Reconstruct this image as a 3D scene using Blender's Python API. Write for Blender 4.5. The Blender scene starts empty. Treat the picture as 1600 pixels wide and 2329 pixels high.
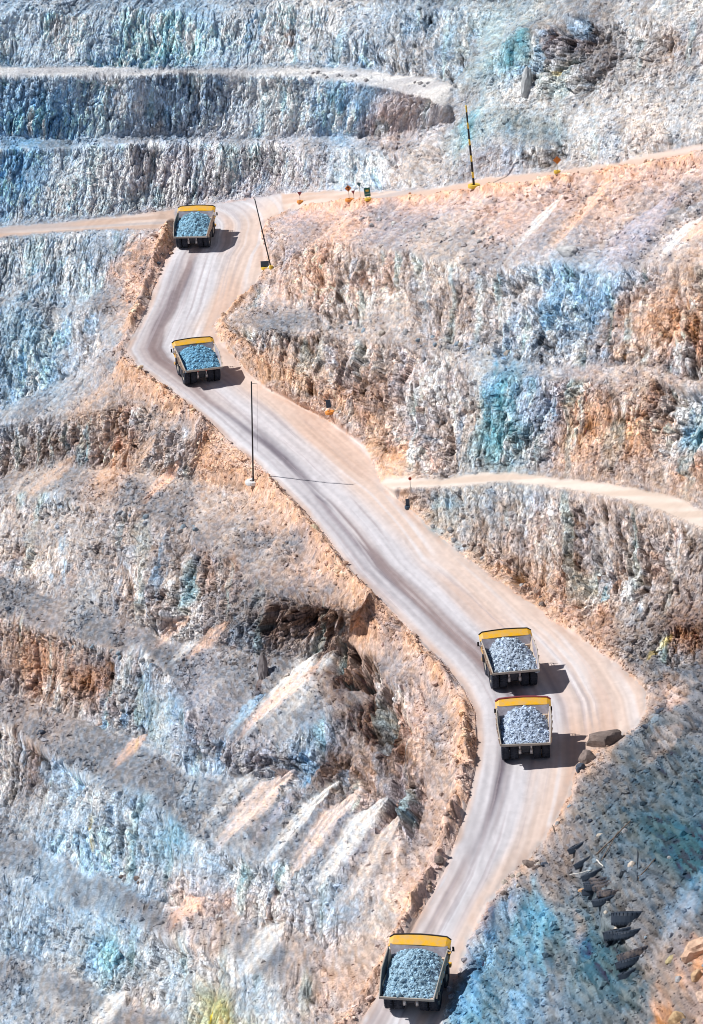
import bpy, math, random
import numpy as np
from mathutils import Vector, Matrix, noise
from mathutils.geometry import delaunay_2d_cdt

# ------------------------------------------------------------------ camera, sky, sun, exposure
S = bpy.context.scene
PITCH, ROLL, CAM_Z = math.radians(18.0), math.radians(3.2), 218.0
cam = bpy.data.cameras.new('camera')
cam.sensor_fit = 'VERTICAL'; cam.sensor_height = 24.0
cam.lens = 24.0 * 7800.0 / 2329.0
cam.clip_start = 1.0; cam.clip_end = 9000.0
cam_o = bpy.data.objects.new('camera', cam)
S.collection.objects.link(cam_o)
cam_o.matrix_world = (Matrix.Translation((0, 0, CAM_Z)) @ Matrix.Rotation(math.pi/2 - PITCH, 4, 'X')
                      @ Matrix.Rotation(-ROLL, 4, 'Z'))
S.camera = cam_o

SUN = Vector((-0.86, 0.08, 1.0)).normalized()
w = bpy.data.worlds.new('World'); S.world = w; w.use_nodes = True
nt = w.node_tree; nt.nodes.clear()
wo = nt.nodes.new('ShaderNodeOutputWorld'); bg = nt.nodes.new('ShaderNodeBackground'); sk = nt.nodes.new('ShaderNodeTexSky')
sk.sky_type = 'NISHITA'; sk.sun_disc = False
sk.sun_elevation = math.asin(SUN.z); sk.sun_rotation = math.atan2(SUN.x, SUN.y)
sk.altitude = 2800.0
bg.inputs['Strength'].default_value = 0.06
nt.links.new(sk.outputs[0], bg.inputs[0]); nt.links.new(bg.outputs[0], wo.inputs[0])
sl = bpy.data.lights.new('sun', 'SUN'); sl.energy = 4.9; sl.angle = math.radians(0.5); sl.color = (1.0, 0.975, 0.945)
so = bpy.data.objects.new('sun', sl); S.collection.objects.link(so)
so.rotation_euler = SUN.to_track_quat('Z', 'Y').to_euler()
S.view_settings.view_transform = 'Standard'; S.view_settings.look = 'None'
S.view_settings.exposure = 0.08
S.cycles.filter_width = 1.0; S.view_settings.gamma = 1.0
S.view_settings.use_curve_mapping = False

# ------------------------------------------------------------------ survey data (metres)
# SURVEY: crest, toe and road lines of the pit.  MINERALS: rock colour by place, with blue haze mixed in at upper left.  STAINS: patches and dust tongues
SURVEY={
'Ledge':[(-10.7,433.8,-8),(-3.1,443.6,-3),(0.6,452.4,-1),(4.6,463.3,1),(7.6,471.7,2),(10.6,480.3,3),(13.6,491.6,4.5),(15.9,503,5.5),(17.5,513.1,6.5),(18.5,524.6,7.2),(18.7,534.4,8),(17,545.8,8.5),(13.8,557.2,9.2),(9.6,568.5,10.2),(5.4,580.9,11),(-0.6,597,12.5),(-5.2,615.4,13.5),(-9.3,629.2,14.5),(-13.5,640.9,15.5),(-17.9,653.1,16.5),(-23.3,666.6,17.3),(-28.9,682,18.2),(-35.8,698.7,19.5),(-41.3,710,20.5),(-45.3,717.8,21.5),(-47.2,726.2,22.3),(-45.9,735.5,23.2),(-43.6,752.1,24.8),(-42.1,770.2,26.3),(-40.5,785.4,27.7),(-38.8,792.8,29),(-38.6,796.7,30.2),(-38.1,799.6,31.4)],
'Redge':[(1.6,432.3,-8),(7.8,442.2,-3),(10.8,450.4,-1),(14,462.1,1),(17.2,471.5,2.2),(21.3,478.8,3),(25.5,485.6,3.8),(29.2,493.9,4.8),(31.5,501.6,5.5),(33.7,510.8,6.5),(36.7,517.6,7),(40.9,520.3,7.2),(44.5,524.1,7.8),(47.2,530.9,8.3),(47.7,537.1,8.8),(45.5,545.3,9.2),(42.5,553.5,9.7),(37.9,562.5,10.3),(32.6,574,11),(27.1,586.4,12),(19.9,601.5,13.2),(13.2,617.6,14.3),(9,630.3,15.3),(6.1,638.5,16),(5.3,648.4,16.6),(2.5,661.6,17.3),(-3.9,676.7,18.3),(-11.1,688.1,19.2),(-17.1,698.2,20),(-22.8,715.6,21.3),(-27,728.5,22.5),(-28,738.8,23.3),(-24.1,751.7,24.8),(-19.2,762,26),(-17,776,27.6),(-17.2,787.6,29),(-18,794.9,30.5),(-16.6,799.6,32),(-11.7,801.3,33.8)],
'TOP':[(-97.6,875.3,95),(-47.2,870.5,94),(-2.8,860.4,93),(43.3,801.2,97),(46.4,766.1,103),(61.9,719.3,109),(85.8,655.7,117)],
'B3':[(-97.3,856.4,78),(-69.2,848.4,78),(-42.1,850.5,77),(-14.7,845.7,76.5),(12.4,839.2,76.5),(28,823.8,78),(42.4,795.8,82)],
'C3':[(-97,853.1,77),(-69.2,846.6,77),(-42.1,848.6,76),(-14.7,842.6,75.5),(12.2,834.9,75.5),(27.8,818.5,77),(40.1,793.2,80)],
'T3':[(-97.6,847.6,65),(-80.7,842.5,65),(-58.6,837,65),(-36.8,830.2,64.5),(-15.4,830.2,63.5),(0.7,821.6,64),(11.1,810.3,65),(21.1,795.3,66),(28.5,772.9,68)],
'C2':[(-97,841,64),(-80.3,836,64),(-63.8,832.3,64),(-47.6,828.9,63.5),(-31.5,829.1,63),(-15.4,825.8,62.5),(-4.7,819.2,62.5),(5.7,807.9,63),(13.8,795.3,63.5),(20.5,778.6,64.5),(25.8,760.7,65.5)],
'T2':[(-97.6,833.3,49.5),(-81,828.8,49.5),(-59.4,828.5,49),(-37.9,827.4,48),(-16.3,820.8,47.5),(-0.2,814.8,48.5),(10.3,806.7,50),(20.4,791.2,54)],
'C1':[(-96.9,825.4,48.5),(-80.5,822,48.5),(-59.1,821.2,48),(-37.8,822.8,47),(-16.3,816.8,46.5),(-0.4,807.6,47),(10.9,794.9,48),(14.9,786.7,49)],
'T1':[(-96.4,805.3,32),(-80.9,809.3,32),(-64.9,809.3,32.5),(-49,810.2,33),(-38.4,812,33.5),(-29.8,812.9,34),(-21.3,813.4,34.5),(-12.7,810.8,36),(0.1,798.1,39),(10.2,775.8,43),(19.8,754.7,48),(27.1,735.8,53),(32.5,726.6,56),(40.9,707.8,60.5),(48.9,689.9,65),(56.8,675.6,69),(64.5,663.3,73),(71.8,650.7,77),(81.8,629.4,83)],
'RLl':[(-95.9,799.5,31.5),(-80.3,802.1,31.5),(-64.5,802.1,32),(-53.9,800.5,32.3),(-44.3,798.2,32.3)],
'RLr':[(-6.4,795.1,36),(-0.1,786.7,38.5),(13.9,759.7,45),(23.3,740,50),(31.2,720.5,55),(40.6,702.5,60),(50.3,684.5,65),(60.4,667.2,70),(71.3,646.5,76),(81.4,626.3,82)],
'V':[(21.1,783.1,52),(24.9,772.9,57),(28,767.6,64),(29.9,772.5,68),(33.9,777,72),(39.3,781.3,77),(42.8,786.5,81),(45,786.2,86)],
'U1':[(31.9,729.2,60.8),(41.4,712.1,65.8),(49.4,693.8,70.3),(61.3,674.3,76.2),(72.4,654.8,81.3),(82.4,633.1,86.8)],
'U2':[(29.5,738.1,61),(33.5,736.2,68),(38,729.5,71),(50.4,703,76.5),(62.1,681.1,81.5),(73.2,661.5,86),(83.2,639.2,91)],
'U3':[(35.6,749.5,77),(43.7,734.7,86),(51.5,711.9,90.5),(63.1,688.2,94),(74.3,668.8,98.5),(84.4,646.3,103.5)],
'Sl':[(8.7,629.4,17.5),(13.6,622.2,20),(21,615.7,22),(29,609,24.5),(36.4,598,26.5),(43.7,588,28),(49.1,577.9,29.5),(55,566.3,30.5),(59.9,555.8,31),(68.6,536.1,32)],
'Su':[(7.6,638.5,17),(11.4,631.4,19),(17,621.9,21.5),(22.8,617.2,23.5),(29.2,612.6,25),(36.7,602.1,27),(44.1,592.1,28.7),(49.7,583.3,30.3),(55.7,573.3,31.5),(60.7,562.6,32),(69.6,543.5,33)],
'T2r':[(-20.7,710.8,23.5),(-13.2,690.3,22.5),(-6,676.7,20.8),(0.9,663.7,20),(5.9,650.7,19.5),(11.7,637.5,20.5)],
'C2r':[(-24.2,728.6,25),(-19.7,717.6,27),(-12.9,706.9,28.5),(-7.2,703.7,29.5),(-0.7,693.2,31),(6.4,675.4,34),(14.9,657.6,37),(22.8,639.1,38.5),(30.4,622.7,40.5),(38,612.2,42),(49.2,599.3,44.5),(63.1,580.8,48),(73.2,569,50)],
'B2r':[(-22.4,738.9,26),(-16.8,731.9,28.5),(-9,719.9,30),(-2.4,706.8,31.5),(4.8,686,34.5),(13.4,664.2,38),(21.5,646.8,40),(29.3,631.7,41.5),(38.5,617.9,43.5),(49.6,603.7,46),(63.5,584,49.5),(73.4,570.3,52)],
'C1r':[(-12.8,769.8,32),(-6.6,762.4,35.5),(-0.6,748.5,38),(7.9,721.6,42.5),(16.6,693.3,47),(24.9,671.5,50.5),(33,657,53),(44.5,637.2,57),(55.6,619.9,60.5),(65.9,601.8,64),(75.6,585,67)],
'm1':[(-14,753.8,28.8),(-14.9,785.5,31.5)],
'F1':[(7.6,424,-4),(11.4,433.7,1),(13.4,442.8,2.5),(16.2,452.8,4.5),(19.2,459.4,5.5),(23.7,468.6,6),(28.8,478.6,7),(32,489.4,8),(34.9,499,9),(39.7,506.2,9.5),(45.8,510.4,10.5),(50.4,520.6,11.5),(53.7,530.9,12),(57.9,542.1,13),(70,548.8,17)],
'F2':[(20.6,384.1,16),(24.6,400,17),(28,420.6,15),(32.7,440.2,15.5),(39,460.3,16.5),(46.4,482.1,17.5),(53,497.9,18),(63,495.6,22)],
'F3':[(35.7,344.1,36),(37.9,364.3,34),(42,400.4,30),(46.4,439.6,25)],
'F4':[(41,328.1,44),(46,366,40),(53.4,422.4,32),(59.1,465.5,27)],
'A1':[(-95.9,787.9,18.5),(-80.2,786.6,19),(-67.2,779.8,20),(-56.4,773.8,22),(-47.9,772.5,25)],
'A2':[(-95.5,783.6,18),(-80.1,784.2,18),(-67.2,778.8,19),(-57.2,769.8,21.5)],
'RG':[(-96.6,771.5,-7),(-80.1,764.3,-1),(-71,758,4),(-61.9,749.8,11),(-53.9,739.6,18)],
'A3':[(-96.2,766.1,-8.6),(-78.9,751,0.2),(-64.1,732,7),(-50.9,712.7,12.9),(-41.6,697.6,15.3),(-33.6,679.3,15)],
'A4':[(-97.3,767,-19.6),(-79.7,748.5,-12.1),(-66.2,734.1,-5.8),(-52,712.7,-1),(-40.5,694,2.7),(-32.5,680.2,5.1)],
'A5':[(-94.6,742.9,-16.3),(-77.5,723.2,-9.4),(-64.3,705.8,-4.6),(-53.6,686.9,-2.1),(-42.4,669.7,1.9),(-32.6,648.6,3.6),(-24.3,627.4,4.8),(-17.4,611.2,5.1),(-10.7,598.5,6.4),(-1.8,585.7,8.7)],
'A6':[(-94.4,730.9,-27),(-77.4,709,-21.5),(-68.4,691.8,-20.6),(-55.8,672.1,-17.8),(-45.8,653.7,-16.6),(-36.2,638.5,-14.9),(-25.2,623.2,-10.8),(-18.3,611.7,-9.2),(-11.4,602.3,-6.1),(-7.2,596.2,-4.1),(-1.3,591.1,0.9)],
'A7':[(-91.2,698.7,-26.2),(-74.8,678.4,-20.9),(-64.4,662.6,-19.2),(-52.4,645,-16.6),(-41.9,629.5,-14),(-36.4,617.7,-14),(-32.7,602.4,-15.5),(-27.3,585.8,-14.5),(-20.5,573,-11.5),(-10.7,562.8,-6.3),(-6.6,566.7,-3.1),(-0.2,562.7,1.4),(5.9,556.1,5.2),(11.1,549.8,6.5)],
'A8':[(-92.4,698.1,-40.1),(-76,676.5,-35.9),(-65.2,658.2,-33.4),(-52.9,635.7,-30.1),(-43.2,617.2,-27),(-35.6,598.5,-24.4),(-26.8,582.3,-20.5),(-18.4,568.3,-16.5),(-10.4,546.3,-12.8),(-2.9,529.7,-8.6),(2.1,516.5,-5.6),(7.4,497.7,-0.8)],
'A9':[(-89.3,667.2,-39.4),(-73.5,647.7,-33.6),(-62.9,627,-30.7),(-50.6,596.4,-27.1),(-40.4,576.8,-23),(-31.5,552.4,-19.1),(-23.3,532,-15.6),(-14.8,519.8,-10.7),(-8.9,506,-7.3),(-3.3,491.7,-3.5),(0.9,487.5,-1.1)],
'A10':[(-87.7,642.4,-48.8),(-71.9,619.1,-42.7),(-58.5,589.4,-38.8),(-45.4,563.5,-33.3),(-35.7,544,-28.4),(-28.2,528.2,-24.1),(-21.1,516.3,-19.8),(-13.6,496.2,-14.8),(-7.9,485.4,-10.8),(-2.3,475.6,-5.8)],
'A11':[(-84.1,609,-45.9),(-69.1,586.5,-40),(-56.4,562.2,-34.6),(-44.8,542.2,-28.7),(-32.9,517.6,-22.1),(-23.5,496,-16.4),(-16.1,476.6,-11.3),(-10.5,462.5,-7),(-5.2,457.3,-4.1)],
'A12':[(-83.5,594.8,-54.2),(-68.4,569.5,-47.7),(-56.1,548.1,-41.7),(-45.2,524.6,-36),(-34.3,501.6,-29.3),(-24.9,477.5,-22.4),(-16.2,456.3,-15.1)],
'A13':[(-80,562.3,-51.4),(-65.7,540.1,-44),(-53.7,516.8,-37.3),(-39.2,486.5,-27.6)],
'A14':[(-77.8,535,-56.7),(-47.4,495.2,-37.8),(-31.8,472.7,-27),(-17.5,448.6,-15.3)],
}
MINERALS=[(-69.9,344.6,0.56,0.637,0.707),
(-37.8,344.9,0.48,0.6,0.71),
(-14.8,343.3,0.6,0.655,0.705),
(-2,351,0.72,0.71,0.7),
(22.4,338.2,0.425,0.487,0.55),
(-70.4,326.8,0.34,0.47,0.6),
(-37.9,326.4,0.355,0.422,0.495),
(-13.8,323.3,0.6,0.655,0.705),
(3.2,319,0.34,0.47,0.6),
(13.4,312.6,0.55,0.487,0.478),
(-74.3,308.3,0.34,0.47,0.6),
(-59.8,305.7,0.6,0.655,0.705),
(-38.3,306.8,0.62,0.605,0.62),
(-11.5,305.1,0.62,0.605,0.62),
(4.5,302.2,0.6,0.655,0.705),
(19.7,303.3,0.65,0.593,0.557),
(23,331.8,0.37,0.375,0.39),
(36.3,330,0.51,0.585,0.605),
(40.7,320.1,0.323,0.432,0.47),
(53.1,316.9,0.285,0.273,0.275),
(69.3,312,0.475,0.425,0.402),
(47.6,320.4,0.285,0.273,0.275),
(61,316.5,0.545,0.542,0.545),
(73.7,312.2,0.557,0.52,0.502),
(57.9,293.4,0.545,0.542,0.545),
(42.3,301.6,0.29,0.335,0.353),
(31.8,304.4,0.51,0.585,0.605),
(53.1,300.4,0.72,0.71,0.7),
(60.9,293.9,0.65,0.593,0.557),
(69.8,298,0.545,0.542,0.545),
(58.3,327.5,0.545,0.542,0.545),
(72.7,320.6,0.72,0.71,0.7),
(43.4,310.1,0.72,0.71,0.7),
(24.7,310.7,0.62,0.605,0.62),
(35.4,294.4,0.445,0.438,0.465),
(-11.8,288.9,0.445,0.438,0.465),
(-4.8,274.3,0.66,0.52,0.453),
(-0.5,284.7,0.74,0.565,0.49),
(13.3,285,0.445,0.438,0.465),
(20.9,270.4,0.65,0.593,0.557),
(7.5,271.3,0.475,0.425,0.402),
(35,279.2,0.613,0.513,0.482),
(47.3,281.2,0.555,0.47,0.44),
(54.8,278.4,0.66,0.52,0.453),
(65.7,274.3,0.37,0.375,0.39),
(58,270.4,0.445,0.438,0.465),
(65.4,269,0.73,0.637,0.595),
(20.3,262.5,0.475,0.425,0.402),
(7.1,263.1,0.65,0.593,0.557),
(35,259.8,0.65,0.593,0.557),
(40.5,257.3,0.41,0.535,0.655),
(46.4,257.8,0.41,0.535,0.655),
(51.9,253.9,0.475,0.425,0.402),
(61.2,252.4,0.6,0.445,0.365),
(63.2,260.2,0.58,0.475,0.415),
(-14.8,259,0.37,0.375,0.39),
(-7.4,251.8,0.475,0.425,0.402),
(1.6,247.6,0.475,0.425,0.402),
(5.8,242.5,0.39,0.323,0.287),
(14.3,243,0.607,0.562,0.552),
(22.3,235.9,0.65,0.593,0.557),
(28.3,239.3,0.32,0.465,0.555),
(27.7,231,0.3,0.46,0.51),
(33.7,236.2,0.5,0.55,0.625),
(41.7,231.4,0.6,0.445,0.365),
(50.5,230.6,0.6,0.445,0.365),
(56.2,232.6,0.6,0.445,0.365),
(60.5,229.5,0.39,0.53,0.61),
(59.5,219.8,0.58,0.475,0.415),
(9.2,228.8,0.74,0.565,0.49),
(14.7,232.2,0.475,0.425,0.402),
(-21.8,255.7,0.475,0.425,0.402),
(-13.2,249.6,0.58,0.475,0.415),
(-6,241.7,0.66,0.52,0.453),
(12.6,218.5,0.44,0.408,0.398),
(16.4,215.7,0.335,0.417,0.45),
(31.5,213.2,0.475,0.425,0.402),
(38.3,204.6,0.39,0.323,0.287),
(31,203.2,0.523,0.422,0.373),
(45.2,208.5,0.475,0.425,0.402),
(48.5,196.2,0.557,0.52,0.502),
(56.5,192.1,0.41,0.292,0.237),
(55.4,208,0.475,0.425,0.402),
(30.1,196.9,0.74,0.565,0.49),
(41,193.3,0.66,0.52,0.453),
(50.5,190,0.557,0.52,0.502),
(-69.6,284.1,0.6,0.655,0.705),
(-72.2,260.8,0.42,0.553,0.643),
(-53.3,285.8,0.425,0.487,0.55),
(-59,277.5,0.6,0.655,0.705),
(-46.1,282,0.74,0.565,0.49),
(-49.3,269.8,0.475,0.425,0.402),
(-53,263.2,0.53,0.537,0.562),
(-69.1,252.4,0.48,0.6,0.71),
(-59.5,253.2,0.53,0.537,0.562),
(-56.1,244.9,0.58,0.475,0.415),
(-40.6,246.4,0.66,0.52,0.453),
(-45.3,240.7,0.475,0.425,0.402),
(-35.5,235.8,0.475,0.425,0.402),
(-67.3,238.9,0.475,0.425,0.402),
(-72,233.1,0.475,0.425,0.402),
(-38.5,230.5,0.65,0.593,0.557),
(-26.3,225.6,0.475,0.425,0.402),
(-20.5,230.8,0.74,0.565,0.49),
(-66.7,227.4,0.545,0.542,0.545),
(-48.7,233.3,0.6,0.445,0.365),
(-65.7,213.5,0.65,0.593,0.557),
(-44.6,212.7,0.475,0.425,0.402),
(-42.5,203.2,0.475,0.425,0.402),
(-30.4,207.6,0.383,0.34,0.322),
(-17.3,211.4,0.475,0.425,0.402),
(-26.2,218.1,0.475,0.425,0.402),
(-13.6,215.7,0.66,0.52,0.453),
(-7.2,206.7,0.74,0.565,0.49),
(-17.7,196.7,0.2,0.17,0.16),
(-5.1,197.6,0.2,0.17,0.16),
(-9.1,199.3,0.2,0.17,0.16),
(-21.1,198.6,0.285,0.273,0.275),
(-55.8,200.6,0.545,0.542,0.545),
(-68.1,202.8,0.475,0.425,0.402),
(-31.1,185.8,0.42,0.417,0.44),
(-13.8,183.9,0.72,0.71,0.7),
(-16.6,189.5,0.285,0.273,0.275),
(1.7,179.4,0.2,0.17,0.16),
(-1.7,186.4,0.2,0.17,0.16),
(5.1,176.2,0.2,0.17,0.16),
(6.2,188.8,0.555,0.47,0.44),
(10,181.8,0.74,0.565,0.49),
(8.7,176.4,0.66,0.52,0.453),
(12.7,185.8,0.445,0.438,0.465),
(-65.7,192.2,0.6,0.445,0.365),
(-53.7,188.7,0.41,0.292,0.237),
(-42.3,185.3,0.37,0.375,0.39),
(-64.1,177.5,0.475,0.425,0.402),
(-49.5,174.4,0.37,0.375,0.39),
(-37.8,182,0.425,0.487,0.55),
(-65.3,168.8,0.285,0.273,0.275),
(-52.6,168.9,0.6,0.655,0.705),
(-43,165.2,0.425,0.487,0.55),
(-56.1,162.4,0.6,0.655,0.705),
(-30.8,178,0.445,0.438,0.465),
(-22.1,173.2,0.445,0.438,0.465),
(-10.8,173.8,0.355,0.422,0.495),
(-5.5,171,0.2,0.17,0.16),
(-0.3,170,0.39,0.323,0.287),
(4.4,165.6,0.2,0.17,0.16),
(8.6,166.5,0.66,0.52,0.453),
(-18.2,165.3,0.37,0.375,0.39),
(-10.4,163,0.37,0.375,0.39),
(-3,161,0.445,0.438,0.465),
(2.5,159.6,0.475,0.425,0.402),
(-30.1,163.6,0.6,0.655,0.705),
(-35.4,159.1,0.32,0.465,0.555),
(-25.5,154.7,0.425,0.487,0.55),
(-16.2,158.2,0.425,0.487,0.55),
(-6.8,154.7,0.425,0.487,0.55),
(-14.1,152.9,0.53,0.537,0.562),
(1.3,153.4,0.65,0.593,0.557),
(6.7,155.8,0.74,0.565,0.49),
(9.1,159.5,0.74,0.565,0.49),
(-49.8,147.1,0.48,0.6,0.71),
(-60.6,148.1,0.425,0.487,0.55),
(-40.3,148.5,0.355,0.422,0.495),
(-25.8,149.8,0.555,0.47,0.44),
(-31.2,148.2,0.73,0.637,0.595),
(-17.8,146.1,0.475,0.425,0.402),
(-26.3,144.1,0.72,0.71,0.7),
(-10.6,145.3,0.475,0.425,0.402),
(-20.3,141.4,0.6,0.655,0.705),
(-0.5,147.2,0.58,0.475,0.415),
(-2.7,142.8,0.66,0.52,0.453),
(-10.5,141.8,0.475,0.425,0.402),
(-61.4,136,0.425,0.487,0.55),
(-45.2,139.5,0.39,0.53,0.61),
(-32.7,138.7,0.6,0.655,0.705),
(-52.6,132.8,0.545,0.542,0.545),
(-40.4,133.8,0.475,0.425,0.402),
(-26.3,136.7,0.55,0.54,0.315),
(43.7,175.7,0.28,0.312,0.335),
(37.4,169.8,0.28,0.312,0.335),
(42.2,165.9,0.19,0.25,0.28),
(33.2,161.8,0.28,0.312,0.335),
(47.4,172.3,0.19,0.25,0.28),
(22.5,154.5,0.277,0.393,0.463),
(18.4,155.5,0.21,0.29,0.367),
(18.3,148.4,0.373,0.51,0.607),
(11.9,145.3,0.32,0.465,0.555),
(26.2,151.6,0.245,0.355,0.395),
(27.3,155.6,0.335,0.425,0.495),
(31.3,148.4,0.28,0.312,0.335),
(41.6,170.2,0.19,0.25,0.28),
(44,167.3,0.19,0.25,0.28),
(33.3,151.3,0.19,0.25,0.28),
(30.2,154.2,0.19,0.25,0.28),
(39.6,156,0.555,0.47,0.44),
(34.6,150,0.475,0.425,0.402),
(36.7,153.3,0.66,0.52,0.453),
(38.7,158.1,0.28,0.312,0.335),
(38,160.9,0.28,0.312,0.335),
(25.1,160.4,0.475,0.425,0.402),
(29.6,163.9,0.475,0.425,0.402),
(36.4,173.2,0.475,0.425,0.402),
(53.9,183.2,0.37,0.375,0.39),
(22.5,147.5,0.425,0.487,0.55)]
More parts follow.
